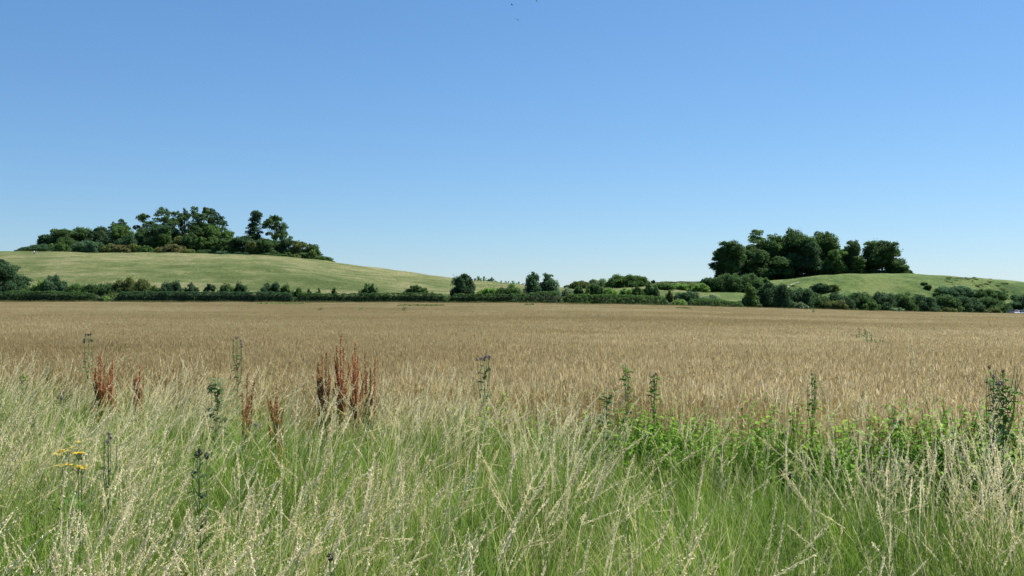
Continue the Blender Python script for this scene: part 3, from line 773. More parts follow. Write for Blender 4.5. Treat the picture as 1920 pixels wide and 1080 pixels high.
# distant woods behind the dip: nobody could count the trees
def wood(name, p0, p1, tops, D, label):
    r = np.random.default_rng(abs(int(p0))); mb = MB(); px = p0
    while px < p1:
        ww = r.uniform(6, 12); top = tab(px, tops)+r.uniform(-1, 2)
        x, y, w_, h_ = by_px(px, px+ww, top, D+r.uniform(-8, 8)); z = float(terrain(x, y))
        foliage(mb, [(x, y, z+h_*.55, w_*.5, w_*.5, h_*.45)], 1.0, r, sub=6); px += ww*.6
    o = mb.build(name, FM['blue']); tag(o, label, 'wood', kind='stuff')
wood('far_wood', 838, 928, [(838, 521), (870, 517), (900, 518), (928, 522)], 640, 'bluish far wood on the skyline behind the lone round tree')
wood('far_wood', 929, 985, [(929, 527), (950, 526), (985, 526)], 640, 'lower bluish far wood on the skyline left of the twin trees')
# rough scrub covering the ridge and bank (ground cover)
SCRUB = leaf_mat('scrub_leaves', [(0, (.06, .095, .025)), (.5, (.09, .14, .035)), (1, (.15, .19, .06))], trans=.45, inst=.5)
def scrub_proto(seed, rad):
    r = np.random.default_rng(seed); mb = MB()
    for k in range(3): clump_leaves(mb, r.normal(size=3)*[.4*rad, .4*rad, .05], [rad*.8, rad*.8, rad*.30], .42, r, .8)
    return mb.mesh('scrub', SCRUB)
pp = []
for k in range(4200):
    px = rng.uniform(1225, 2150); d1 = float(tab(px, CREST_D)); d0 = float(tab(px, EDGE_D))+15
    t = rng.uniform(.02, .98) if px < 1340 else rng.uniform(.12, .66)
    d = d0+(d1-d0)*t; x = (px-960)/F*d
    if px > 1340 and mnoise.noise(Vector((x*.035, d*.03, 4)))+.25*mnoise.noise(Vector((x*.2, d*.1, 8))) < .16+abs(t-.42)*1.0: continue
    if px <= 1340 and t < .45 and mnoise.noise(Vector((x*.03, d*.02, 4))) < .25: continue
    if 1466 < px < 1510 and rng.uniform() < .8: continue
    if px > 1780 and rng.uniform() < .85: continue
    pp.append((x, d, float(terrain(x, d))))
pp = np.array(pp); n = len(pp)
s_ = rng.uniform(.5, 1.25, n)[:, None]*np.array([[1, 1, .8]])
scatter('scrub', [scrub_proto(700+k, 1.0) for k in range(4)], pp, np.stack([np.zeros(n), np.zeros(n), rng.uniform(0, 6, n)], 1), s_, rng.integers(0, 4, n), rng.uniform(0, .9, n),
        'rough green scrub covering the ridge and the bank of the right hill')

up = []
for k in range(1500):
    px = rng.uniform(-250, 1420); d = float(tab(px, EDGE_D))+rng.uniform(7, 13); x = (px-960)/F*d
    if mnoise.noise(Vector((px*.017, 3, 1)))+.5*mnoise.noise(Vector((px*.07, 5, 1))) < -.12: continue
    up.append((x, d, float(terrain(x, d))+rng.uniform(.3, 1.5)*(.7+.9*mnoise.noise(Vector((px*.05, 8, 2))))))
up = np.array(up); n = len(up)
def under_proto(seed):
    r = np.random.default_rng(seed); mb = MB()
    for k in range(3): clump_leaves(mb, r.normal(size=3)*[.3, .3, .25], [.55, .55, .75], .2, r, .8)
    return mb.mesh('undergrowth', SCRUB)
scatter('undergrowth', [under_proto(750+k) for k in range(4)], up, np.stack([np.zeros(n), np.zeros(n), rng.uniform(0, 6, n)], 1), np.repeat(rng.uniform(.7, 1.4, n)[:, None], 3, 1),
        rng.integers(0, 4, n), rng.uniform(0, .7, n), 'ragged low undergrowth between the clipped hedges and the bushes behind them')
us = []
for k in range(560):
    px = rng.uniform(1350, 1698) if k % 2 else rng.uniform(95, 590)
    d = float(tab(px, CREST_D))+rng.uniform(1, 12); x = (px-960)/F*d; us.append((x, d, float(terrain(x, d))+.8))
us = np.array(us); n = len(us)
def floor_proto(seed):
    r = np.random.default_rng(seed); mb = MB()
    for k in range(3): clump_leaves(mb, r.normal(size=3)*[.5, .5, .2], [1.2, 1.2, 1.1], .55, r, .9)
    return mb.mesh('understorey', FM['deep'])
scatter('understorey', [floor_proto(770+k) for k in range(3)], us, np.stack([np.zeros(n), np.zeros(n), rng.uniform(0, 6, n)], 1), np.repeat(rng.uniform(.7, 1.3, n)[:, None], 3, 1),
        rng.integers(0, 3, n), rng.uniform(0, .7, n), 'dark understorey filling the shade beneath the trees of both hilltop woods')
# ------------------------------------------------------------------ clipped hedges
INNER_SHADE = plain_mat('hedge_inner_shade', (.028, .036, .018), .95, c2=(.018, .022, .012), scale=4)  # shade of the hedge interior, painted as a dark green
def hedge(p0, p1, tops, mat, label, off=4.0, width=1.8):
    r = np.random.default_rng(abs(int(p0))+77)
    pc = np.linspace(p0, p1, 80); dd = tab(pc, EDGE_D)+off; X0 = (pc-960)/F*dd; Z0 = terrain(X0, dd)
    top = H+(HOR-tab(pc, tops))/F*dd; Hh = top-Z0
    root = empty('hedge', (X0[40], dd[40], Z0[40])); tag(root, label, 'hedge', 'clipped field hedges')
    o3 = np.array([X0[40], dd[40], Z0[40]])
    L = float(np.hypot(np.diff(X0), np.diff(dd)).sum())
    mb = MB(); n = int(L*(Hh.mean()*2+width)*62)
    t = r.uniform(0, 1, n)*79; xi = np.interp(t, np.arange(80), X0); di = np.interp(t, np.arange(80), dd); zi = np.interp(t, np.arange(80), Z0); hi = np.interp(t, np.arange(80), Hh)
    lump = np.array([mnoise.noise(Vector((a*.9, 3, 0)))*.22+mnoise.noise(Vector((a*.25, 9, 0)))*.30 for a in xi])
    endk = np.clip(np.minimum(t, 79-t)/79*L/1.5, .25, 1)**.5
    hi = (hi+lump*.45)*endk
    q = r.uniform(0, 1, n)*(2*hi+width)                      # walk round the section
    fy = np.where(q < hi, -width/2, np.where(q < hi+width, -width/2+(q-hi), width/2))
    fz = np.where(q < hi, q, np.where(q < hi+width, hi, 2*hi+width-q))
    ny_ = np.where(q < hi, -1., np.where(q < hi+width, 0, 1)); nz_ = np.where((q >= hi) & (q < hi+width), 1., .15)
    rnd = np.clip((hi-fz)/.5, 0, 1)                         # rounded shoulders
    fy = fy*(.72+.28*rnd)+lump*.8*np.sign(ny_)
    bump = np.array([mnoise.noise(Vector((a*1.6, b*1.6, c*2.0))) for a, b, c in zip(xi, fy, fz)])
    fy += ny_*bump*.35; fz += nz_*bump*.28
    nr = unit(np.stack([np.zeros(n), ny_, nz_], 1)+r.normal(size=(n, 3))*.6)
    mb.leaves(np.stack([xi, di+fy, zi+np.maximum(fz, .05)], 1)-o3, nr, .21*r.uniform(.6, 1.5, n), np.clip(.45+bump*.5+r.normal(size=n)*.2, 0, 1), asp=.7)
    mb.build('foliage', FM[mat], root)
    c = MB(); S = len(pc); a = np.stack([X0, dd, Z0], 1)-o3
    sec = [(-.36, 0), (-.36, .75), (-.15, .86), (.15, .86), (.36, .75), (.36, 0)]
    G = np.stack([a+np.stack([0*X0, np.full(S, sy*width), (Hh-.15)*sz], 1) for sy, sz in sec], 1); G = G[2:-2]; S -= 4
    b_ = (np.arange(S-1)*6)[:, None]+np.arange(5)[None]
    c.add(G.reshape(-1, 3), np.stack([b_, b_+1, b_+7, b_+6], -1).reshape(-1, 4), .5)
    c.build('branches', INNER_SHADE, root)  # solid inner core, coloured dark to stand for shade between the leaves
hedge(-330, 190, [(-330, 546), (0, 547), (80, 546), (150, 549), (190, 552)], 'dark', 'clipped hedge at the left picture edge, below the big dark tree')
hedge(183, 215, [(183, 553), (200, 556), (215, 557)], 'light', 'short sagging lighter piece of hedge between the two long ones')
hedge(213, 555, [(213, 549), (300, 547), (420, 548), (555, 549)], 'deep', 'long dark clipped hedge below the left wood, from sagging piece to slightly lighter hedge')
hedge(552, 842, [(552, 550), (650, 551), (780, 549), (842, 552)], 'dark', 'clipped hedge below the bare slope, ending before the lone round tree')
hedge(840, 1056, [(840, 552), (980, 552), (1010, 548), (1040, 547), (1056, 552)], 'dark', 'clipped hedge in front of the lone round tree and the twin trees')
hedge(1057, 1256, [(1057, 552), (1160, 553), (1240, 556), (1256, 561)], 'green', 'clipped hedge with bright top, ending at the gap right of the centre')
hedge(1255, 1290, [(1255, 564), (1290, 564)], 'light', 'thin low light piece of hedge in the gap', width=1.2)
hedge(1288, 1396, [(1288, 561), (1340, 561), (1396, 569)], 'green', 'short low hedge tapering to the right, left of the dark belt')

# ------------------------------------------------------------------ foreground plants
def at(px, D): x = (px-960)/F*D; return x, D, float(terrain(x, D))
def ztop(row, D, z): return H+(HOR-row)/F*D-z
DOCK = leaf_mat('dock_seed', [(0, (.22, .065, .025)), (.5, (.44, .155, .060)), (1, (.62, .32, .15))], trans=.38, rough=.7)
DOCKB = leaf_mat('dock_seed_brown', [(0, (.22, .095, .035)), (.5, (.42, .20, .08)), (1, (.58, .35, .17))], trans=.38, rough=.7)
DSTEM = leaf_mat('dock_stem', [(0, (.12, .05, .02)), (1, (.20, .09, .04))], trans=0)
DLEAF = leaf_mat('dock_leaf', [(0, (.05, .08, .02)), (.45, (.14, .12, .03)), (.7, (.35, .20, .03)), (1, (.30, .09, .03))], trans=.35)
HERB = leaf_mat('herb_leaf', [(0, (.055, .12, .02)), (.5, (.10, .20, .03)), (1, (.18, .30, .06))], trans=.4, rough=.7, spec=.1)
HERBD = leaf_mat('dark_herb_leaf', [(0, (.09, .135, .055)), (.5, (.15, .21, .09)), (1, (.23, .30, .14))], trans=.5, rough=.8, spec=.08)
HERBX = leaf_mat('thistle_leaf_dark', [(0, (.02, .04, .02)), (.5, (.04, .08, .03)), (1, (.08, .13, .05))], trans=.25, rough=.8, spec=.08)
HSTEM = leaf_mat('herb_stem', [(0, (.10, .16, .05)), (1, (.20, .26, .10))], trans=0)
PURPLE = leaf_mat('thistle_flower', [(0, (.11, .085, .09)), (.5, (.24, .19, .21)), (1, (.42, .36, .37))], trans=.2)
DARKHEAD = leaf_mat('dark_thistle_head', [(0, (.03, .035, .03)), (1, (.08, .08, .07))], trans=.1)
YEL = leaf_mat('ragwort_flower', [(0, (.55, .36, .01)), (1, (.80, .62, .03))], trans=.2)

def blade_leaf(mb, base, az, length, width, r, up=.5, droop=1.0, tint=.5, jag=0, S=8):
    t = np.linspace(0, 1, S)
    P = base+np.stack([np.cos(az)*t*length*.85, np.sin(az)*t*length*.85, length*(up*t-droop*t**2)], 1)
    wd = width*np.sin(np.pi*np.clip(t*.93+.05, 0, 1))**.8
    if jag: wd = wd*(1+jag*np.where(np.arange(S) % 2, 1, -1))
    mb.ribbons(P[None], wd[None], np.array([[-np.sin(az), np.cos(az), r.normal()*.25]]), np.array([tint]))

def dock(px, D, spikes, leaves_n, label, mat=None, seed=0):
    """spikes: (px, top row) of each flowering stem"""
    r = np.random.default_rng(seed+int(px)); mat = mat or DOCK
    x, y, z = at(px, D); root = empty('dock_plant', (x, y, z)); tag(root, label, 'dock plant', 'rusty dock plants in the verge')
    st = MB()
    for sp, top in spikes:
        h = ztop(top, D, z); dx = (sp-px)/F*D
        t = np.linspace(0, 1, 7); dy = r.uniform(-.05, .05)
        P = np.stack([dx*(.25+.75*t)**1.0, dy*t, h*t], 1); P[0] = (dx*.2, 0, -.03)
        st.tube(P, np.linspace(.006, .0015, 7), 5, r.uniform())
        sd_ = MB()
        def whorls(A, B, f0, f1, m, rad):
            s = r.uniform(f0, f1, m); s = np.round(s*38)/38*.55+s*.45
            C = A+(B-A)*s[:, None]; rr = rad*(1.15-.75*s)
            a = r.uniform(0, 6.28, m); C = C+np.stack([np.cos(a)*rr*r.uniform(.2, 1, m), np.sin(a)*rr*r.uniform(.2, 1, m), -np.abs(r.normal(size=m))*.006], 1)
            sd_.leaves(C, unit(r.normal(size=(m, 3))), .012*r.uniform(.7, 1.4, m), np.clip(r.normal(.5, .25, m), 0, 1), asp=.8)
        A = P[0]; B = P[-1]
        whorls(A+(B-A)*.42, B, 0, 1, 360, .020)
        for k in range(r.integers(4, 8)):                   # ascending side branches
            f = r.uniform(.38, .74); a = r.uniform(0, 6.28); b0 = A+(B-A)*f; ln = h*r.uniform(.14, .26)
            b1 = b0+np.array([np.cos(a)*ln*.26, np.sin(a)*ln*.26, ln])
            st.tube([b0, b0*.45+b1*.55+[np.cos(a)*.012, np.sin(a)*.012, 0], b1], [.0025, .002, .001], 4, .5)
            whorls(b0, b1, .1, 1, 130, .014)
        sd_.build('seed_head', mat, root)
    st.build('stem', DSTEM, root)
    lf = MB()
    leaves_n *= 2
    for k in range(leaves_n):
        sp, top = spikes[k % len(spikes)]; h = ztop(top, D, z); dx = (sp-px)/F*D; f = r.uniform(.12, .62)
        blade_leaf(lf, np.array([dx*(.25+.75*f), 0, h*f]), r.uniform(0, 6.28), r.uniform(.08, .20), r.uniform(.015, .04), r, r.uniform(0, .7), r.uniform(.5, 1.2), r.uniform(0, 1), S=6)
    if leaves_n: lf.build('leaf', DLEAF, root)
    return root
dock(186, 10.2, [(189, 657), (183, 668), (178, 690), (194, 684)], 16, 'dock with the deepest red spike, leftmost in the verge')
dock(209, 10.4, [(213, 672), (207, 690)], 8, 'slimmer red dock touching the right side of the deepest red one')
dock(261, 10.2, [(264, 682), (256, 712)], 9, 'thin single brown red dock right of the leftmost pair')
dock(461, 8.3, [(462, 702), (458, 738)], 8, 'brown dock of the close pair, the left and taller one', DOCKB)
dock(517, 7.6, [(517, 718), (522, 752), (513, 760)], 14, 'brown dock of the close pair, the right one with reddish lower leaves', DOCKB)
dock(606, 9.0, [(603, 664), (611, 662), (597, 678), (618, 690)], 16, 'dock forming the left part of the large rusty cluster', DOCKB)
dock(640, 9.1, [(639, 626), (645, 650), (633, 648), (632, 690)], 22, 'tallest dock, pointed spire in the middle of the large rusty cluster')
dock(668, 9.0, [(666, 641), (661, 664), (672, 668)], 16, 'second tallest dock, just right of the tallest spire', DOCK)
dock(691, 8.9, [(703, 667), (685, 661), (695, 690), (678, 700)], 20, 'dock forming the right part of the large rusty cluster', DOCKB)

def thistle(px, D, top, spread, heads, label, leafm, headm, nleaf=26, lean=0., headr=.011, name='thistle', cat='thistle', leaf_len=.13, branches=6, leaf_up=.3):
    r = np.random.default_rng(int(px)*3+1)
    x, y, z = at(px, D); h = ztop(top, D, z); root = empty(name, (x, y, z)); tag(root, label, cat)
    st = MB(); lf = MB()
    t = np.linspace(0, 1, 8); P = np.stack([lean*t**1.6, 0*t, h*t], 1); P[0, 2] = -.03
    st.tube(P, np.linspace(.006, .002, 8), 5, .5)
    tips = [P[-1]]
    for k in range(branches):
        f = r.uniform(.55, .93); b0 = np.array([np.interp(f, t, P[:, c]) for c in range(3)]); a = r.uniform(0, 6.28)
        ln = (1-f)*h*r.uniform(.7, 1.0)+.03
        b1 = b0+np.array([np.cos(a)*spread*r.uniform(.4, 1), np.sin(a)*spread*.7, ln])
        st.tube([b0, b0*.5+b1*.5+[np.cos(a)*.02, np.sin(a)*.02, -.01], b1], [.003, .0025, .0015], 4, .5); tips.append(b1)
        for q in range(3): blade_leaf(lf, b0+(b1-b0)*r.uniform(.1, .8), r.uniform(0, 6.28), leaf_len*.6, leaf_len*.2, r, .5, .5, r.uniform(), jag=.4)
    nleaf = int(nleaf*1.7)
    for k in range(nleaf):
        f = (k+.5)/nleaf*.98; b0 = np.array([np.interp(f, t, P[:, c]) for c in range(3)])
        ll = leaf_len*1.0*(1.2-.7*f)*r.uniform(.7, 1.2)
        blade_leaf(lf, b0, k*2.4+r.uniform(-.4, .4), ll, ll*(.34 if leaf_up < .9 else .2), r, r.uniform(leaf_up, leaf_up+.5), r.uniform(.2, .9), r.uniform(), jag=.45)
    st.build('stem', HSTEM, root); lf.build('leaf', leafm, root)
    for k in range(heads):
        tp = tips[k % len(tips)]+r.normal(size=3)*(0 if k < len(tips) else 1)*.016
        hb = MB(); m = 70; d = unit(r.normal(size=(m, 3)))
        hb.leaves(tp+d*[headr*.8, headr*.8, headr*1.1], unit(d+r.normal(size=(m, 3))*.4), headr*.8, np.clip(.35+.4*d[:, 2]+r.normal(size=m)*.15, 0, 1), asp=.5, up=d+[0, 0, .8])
        hb.build('flower_head', headm, root)
    return root
thistle(445, 9.6, 632, .05, 6, 'thistle with mauve flower heads rising above the wheat edge left of the big dock cluster', HERBD, PURPLE, 22)
thistle(166, 11.5, 628, .07, 6, 'dark-headed thin thistle standing up behind the deepest red dock', HERBD, DARKHEAD, 14, headr=.013)
thistle(908, 8.4, 674, .07, 8, 'bushy thistle with mauve heads near the picture centre', HERBD, PURPLE, 30, headr=.013)
thistle(1177, 8.8, 684, .05, 0, 'tall leafy green weed, left one of the pair right of the centre', HERB, PURPLE, 34, name='weed', cat='weed', leaf_len=.14)
thistle(1226, 8.2, 704, .04, 3, 'tall leafy green weed with dark buds, right one of the pair right of the centre', HERB, DARKHEAD, 36, name='weed', cat='weed', leaf_len=.14, headr=.010)
thistle(1137, 8.2, 734, .10, 0, 'short bushy green weed left of the tall leafy pair', HERBD, PURPLE, 34, name='weed', cat='weed', leaf_len=.18)
thistle(1522, 7.8, 702, .04, 2, 'lone tall green weed at the corn edge in the right part', HERB, DARKHEAD, 30, name='weed', cat='weed', headr=.009)
thistle(1676, 7.3, 762, .06, 0, 'small bright feathery green weed right of the lone tall weed', HERB, DARKHEAD, 26, name='weed', cat='weed')
thistle(1880, 6.3, 696, .13, 2, 'large branching thistle near the right picture edge', HERB, DARKHEAD, 60, headr=.011, branches=12, leaf_len=.15)
thistle(1862, 6.2, 706, .06, 5, 'thistle with a mauve flower cluster left beside the large branching one', HERBD, PURPLE, 28, headr=.011)
thistle(384, 4.3, 852, .03, 3, 'dark thistle with two round buds low in the left foreground', HERBX, DARKHEAD, 20, lean=-.03, headr=.013, leaf_len=.11, branches=3, leaf_up=1.0)
thistle(620, 3.3, 1043, .02, 1, 'dark thistle bud peeking from the grass at the bottom edge', HERBD, DARKHEAD, 12, headr=.012, branches=1, leaf_len=.08)
thistle(408, 8.6, 706, .08, 0, 'dark leafy clump of weed left of the brown dock pair', HERBD, DARKHEAD, 40, name='weed', cat='weed', leaf_len=.20)
thistle(205, 5.3, 812, .05, 3, 'dry thistle with pale mauve heads above the yellow flowers', HERBD, PURPLE, 8, headr=.010, leaf_len=.08)
thistle(480, 7.2, 796, .04, 3, 'low thistle with pink heads between the brown dock pair', HERBD, PURPLE, 10, headr=.012, leaf_len=.08)
thistle(120, 8.5, 736, .05, 3, 'dry grey thistle heads in pale grass left of the deepest red dock', HERBD, PURPLE, 8, headr=.011, leaf_len=.08)
thistle(90, 11.8, 680, .05, 0, 'green weed among pale grass near the left picture edge', HERBD, PURPLE, 22, name='weed', cat='weed', leaf_len=.12)
thistle(44, 9.5, 700, .05, 0, 'thin green weed nearest the left picture edge', HERB, PURPLE, 16, name='weed', cat='weed', leaf_len=.10)

def ragwort(px, D, tops, label):
    x, y, z = at(px, D); root = empty('ragwort', (x, y, z)); tag(root, label, 'wildflower'); r = np.random.default_rng(int(px))
    st = MB()
    for sp, top, m in tops:
        h = ztop(top, D, z); dx = (sp-px)/F*D
        st.tube([(0, 0, -.02), (dx*.4, 0, h*.6), (dx, 0, h-.03)], [.0022, .0018, .0013], 4, .9)
        fl = MB()
        for k in range(m):
            c = np.array([dx+r.normal()*.016, r.normal()*.014, h+r.normal()*.002]); st.tube([(dx, 0, h-.035), c-[0, 0, .004]], [.001, .001], 3)
            a = np.arange(9)/9*6.28; dd_ = np.stack([np.cos(a), np.sin(a), 0*a+.1], 1)
            fl.leaves(c+dd_*.005, np.tile([0, 0, 1.], (9, 1))+r.normal(size=(9, 3))*.15, .008, r.uniform(0, 1, 9), asp=.5, up=dd_)
        fl.build('flower_head', YEL, root)
    lf = MB()
    for k in range(46): blade_leaf(lf, np.array([r.normal()*.02, r.normal()*.02, r.uniform(.15, .8)]), r.uniform(0, 6.28), .07, .018, r, .4, .6, r.uniform(), jag=.5)
    st.build('stem', HSTEM, root); lf.build('leaf', HERB, root)
ragwort(132, 4.6, [(108, 851, 8), (117, 846, 8), (129, 843, 7), (141, 839, 6), (150, 828, 4)], 'ragwort with flat yellow flower heads, upper left one in the left foreground')
ragwort(152, 4.5, [(149, 849, 12), (155, 848, 12), (119, 871, 8), (148, 873, 10), (156, 876, 12), (131, 872, 5)], 'ragwort with flat yellow flower heads, the lower one to the right in the left foreground')

# bright leafy growth along the corn edge on the right
def leafy(seed, h, m, mat):
    r = np.random.default_rng(seed); mb = MB()
    for k in range(4):
        a = r.uniform(0, 6.28); ln = r.uniform(0, .3); hh = h*r.uniform(.6, 1.1)
        B0 = np.array([r.normal()*.05, r.normal()*.05, 0.]); B1 = B0+[np.cos(a)*ln*hh, np.sin(a)*ln*hh, hh]
        mb.tube([B0, B1], [.003, .0015], 3, .3)
        for q in range(m):
            f = (q+1)/m; blade_leaf(mb, B0+(B1-B0)*f, q*1.57+r.uniform(-.5, .5), r.uniform(.03, .075), r.uniform(.012, .026), r, r.uniform(0, .6), r.uniform(.2, .9), np.clip(r.normal(.6, .25), 0, 1), S=4)
    return mb.mesh('leafy_sprig', mat)
HERBI = leaf_mat('bright_herb_leaf', [(0, (.06, .15, .015)), (.5, (.14, .30, .026)), (1, (.26, .44, .06))], trans=.45, rough=.7, spec=.1, inst=.5)
lp = [leafy(800+k, .68, 20, HERBI) for k in range(6)]
X_, Y_, S_ = [], [], []
for k in range(3600):
    x = rng.uniform(-.6, 8); y = edge_line(x)-abs(rng.normal())*.35-rng.uniform(-.2, .3)
    px = 960+x/y*F
    if px > 1960 and x < 0: continue
    dens = np.interp(px, [900, 1150, 1200, 1440, 1480, 1590, 1640, 1900], [.10, .3, .95, 1.0, .3, .35, 1.1, 1.5])*(.82+2.1*mnoise.noise(Vector((x*1.5, y*1.5, 7))))
    if rng.uniform() > dens: continue
    X_.append(x); Y_.append(y); S_.append(rng.uniform(.55, 1.12)*np.interp(px, [1100, 1400, 1900], [.95, 1.05, 1.1])*(1+.25*mnoise.noise(Vector((x*1.7, y*1.7, 2)))))
X_ = np.array(X_); Y_ = np.array(Y_); S_ = np.array(S_); n = len(X_)
scatter('leafy_weeds', lp, np.stack([X_, Y_, terrain(X_, Y_)], 1), np.stack([rng.normal(size=n)*.1, rng.normal(size=n)*.1, rng.uniform(0, 6, n)], 1),
        np.repeat(S_[:, None], 3, 1), rng.integers(0, 6, n), rng.uniform(.1, .9, n), 'bright green nettle-like growth along the right part of the wheat edge')

# weeds standing in the field
def corn_d(px, row):
    ys = np.linspace(12, float(tab(px, EDGE_D))-2, 500); x = (px-960)/F*ys
    rr = HOR+(H-terrain(x, ys)-GRAIN_H)*F/ys
    k = np.where(rr <= row)[0]; return float(ys[k[0]]) if len(k) else float(ys[-1])
def field_weed(px, base, top, wpx, mat, label):
    D = corn_d(px, base)
    r = np.random.default_rng(int(px)); x, y, z = at(px, D); h = ztop(top, D, z); mb = MB(); hw = wpx/2/F*D
    for k in range(max(4, int(wpx/3))):
        cx = r.uniform(-hw, hw); hh = h*r.uniform(.78, 1)
        mb.tube([(cx*.8, 0, 0), (cx, r.normal()*.1, hh)], [.01, .005], 4, .3)
        n = 26; f = r.uniform(.45, 1, n); C = np.stack([cx*(.8+.2*f)+r.normal(size=n)*.09, r.normal(size=n)*.09, f*hh], 1)
        mb.leaves(C, unit(r.normal(size=(n, 3))), max(.05, D/1003*1.3)*r.uniform(.7, 1.3, n), r.uniform(0, 1, n), asp=.5)
    o = mb.build('weed', FM[mat]); o.location = (x, y, z); tag(o, label, 'weed', 'weeds standing out of the wheat')
field_weed(1613, 634, 615, 20, 'dark', 'dark straggly weed, left part of the group standing in the wheat at right')
field_weed(1632, 645, 620, 26, 'grey', 'pale straggly weed, right part of the group standing in the wheat at right')
field_weed(1661, 645, 635, 12, 'dark', 'small dark weed low in the wheat right of the straggly group')
field_weed(599, 584, 575, 4, 'green', 'tiny weed in the distant wheat below the short green patch')
field_weed(674, 585, 575, 5, 'grey', 'first of two tiny pale weeds in the distant wheat left of the centre')
field_weed(682, 584, 574, 4, 'grey', 'second of two tiny pale weeds in the distant wheat left of the centre')
field_weed(758, 586, 573, 4, 'dark', 'tiny dark upright weed in the distant wheat below the windswept bush')
field_weed(1091, 598, 587, 10, 'grey', 'sparse pale weed in the distant wheat right of the centre')
field_weed(1123, 598, 584, 3, 'grey', 'single thin weed in the distant wheat right of the sparse pale one')
field_weed(1522, 588, 579, 14, 'grey', 'pale weed at the far wheat edge below the dark belt')
field_weed(45, 603, 596, 8, 'green', 'small green weed in the distant wheat near the left picture edge')
def patch(p0, p1, D, depth, mat, label):
    r = np.random.default_rng(int(p0)); x0, x1 = (p0-960)/F*D, (p1-960)/F*D; n = 900
    X = r.uniform(x0, x1, n); Yy = D+r.normal(size=n)*depth*.5; mb = MB()
    zz = terrain(X, Yy)+GRAIN_H+r.uniform(-.05, .22, n)
    mb.leaves(np.stack([X, Yy, zz], 1), unit(r.normal(size=(n, 3))*.6+[0, -.5, .6]), .26*r.uniform(.6, 1.4, n), r.uniform(0, 1, n), asp=.5)
    o = mb.build('weed_patch', FM[mat]); tag(o, label, 'weeds', kind='stuff')
patch(486, 574, corn_d(530, 571), 6, 'yellow', 'green patch of weeds at the far side of the wheat below the left wood')
patch(748, 832, corn_d(790, 575), 3, 'olive', 'brownish flattened patch at the far side of the wheat')
patch(984, 1000, corn_d(992, 573), 3, 'olive', 'small brownish patch at the far side of the wheat near the centre')
patch(1272, 1290, corn_d(1280, 580), 2, 'olive', 'little brown patch in the distant wheat below the gap in the hedge')

# tall single straws above the corn on the right
for sx, top, D, dx, lab in [(1745, 636, 5.0, -.05, 'tallest pale grass stalk bending left above the wheat at right'),
                            (1748, 648, 5.2, .0, 'straight pale grass stalk beside the tallest one at right'),
                            (1480, 676, 6.6, -.04, 'pale grass stalk leaning left above the wheat near the lone tall weed'),
                            (757, 682, 8.6, .03, 'forked pale stalk right of the large rusty cluster')]:
    x, y, z = at(sx, D); h = ztop(top, D, z); r = np.random.default_rng(sx); root = empty('grass_stalk', (x, y, z)); tag(root, lab, 'grass stalk', 'tall pale grass stalks above the wheat')
    t = np.linspace(0, 1, 9); P = np.stack([dx*2*t**2, 0*t, h*t], 1); a = MB(); a.tube(P, np.linspace(.0022, .001, 9), 4, .7); a.build('stem', STALK, root)
    b = MB(); d = unit(P[-1]-P[-2]); panicle(b, P[-1]+d*.02, d, .19, 110, .008, .013, r, .75); b.build('seed_head', STALK, root)

# ------------------------------------------------------------------ birds
FEATH = plain_mat('dark_feathers', (.012, .014, .022), .6)
def bird(px, row, D, rz, flap, label):
    x = (px-960)/F*D; z = H+(HOR-row)/F*D
    me = bpy.data.meshes.new('bird')
    ring = [(-.16, .004, .002), (-.11, .012, .006), (-.05, .022, .020), (.02, .026, .026), (.07, .018, .019), (.10, .014, .014), (.125, .003, .003)]
    vs, fs = [], []
    for (l, ww, hh) in ring:
        for k in range(8): a = k/8*6.283; vs.append((math.cos(a)*ww, l, math.sin(a)*hh))
    for s in range(len(ring)-1):
        for k in range(8): fs.append((s*8+k, s*8+(k+1) % 8, s*8+8+(k+1) % 8, s*8+8+k))
    for sg in (-1, 1):                                      # wings with thickness, swept back
        b = len(vs); W = [(0, .055, -.045), (.08, .070, -.035), (.15, .045, -.045), (.21, -.005, -.060), (.25, -.060, -.068)]
        for (dx, y0, y1) in W:
            zz = flap*dx*(1-.8*dx); th = .006*(1-dx*3.4)+.0012
            vs += [(sg*dx, y0, zz+th), (sg*dx, y1, zz+th*.5), (sg*dx, y1, zz-th*.5), (sg*dx, y0, zz-th)]
        for s in range(4):
            for k in range(4): fs.append((b+s*4+k, b+s*4+(k+1) % 4, b+s*4+4+(k+1) % 4, b+s*4+4+k))
        fs.append((b+16, b+17, b+18, b+19))
    me.from_pydata(vs, [], fs); me.materials.append(FEATH); me.update()
    o = bpy.data.objects.new('bird', me); COL.objects.link(o); o.location = (x, D, z); o.rotation_euler = (0, .15, rz)
    tag(o, label, 'bird', 'small dark birds in the sky')
bird(960, 7.5, 110, 1.2, .2, 'upper left one of three dark birds near the top picture edge')
bird(971, 36.5, 120, .3, .6, 'lowest of three dark birds near the top picture edge')
bird(1007, 1, 110, .5, .9, 'rightmost dark bird, cut by the top picture edge')

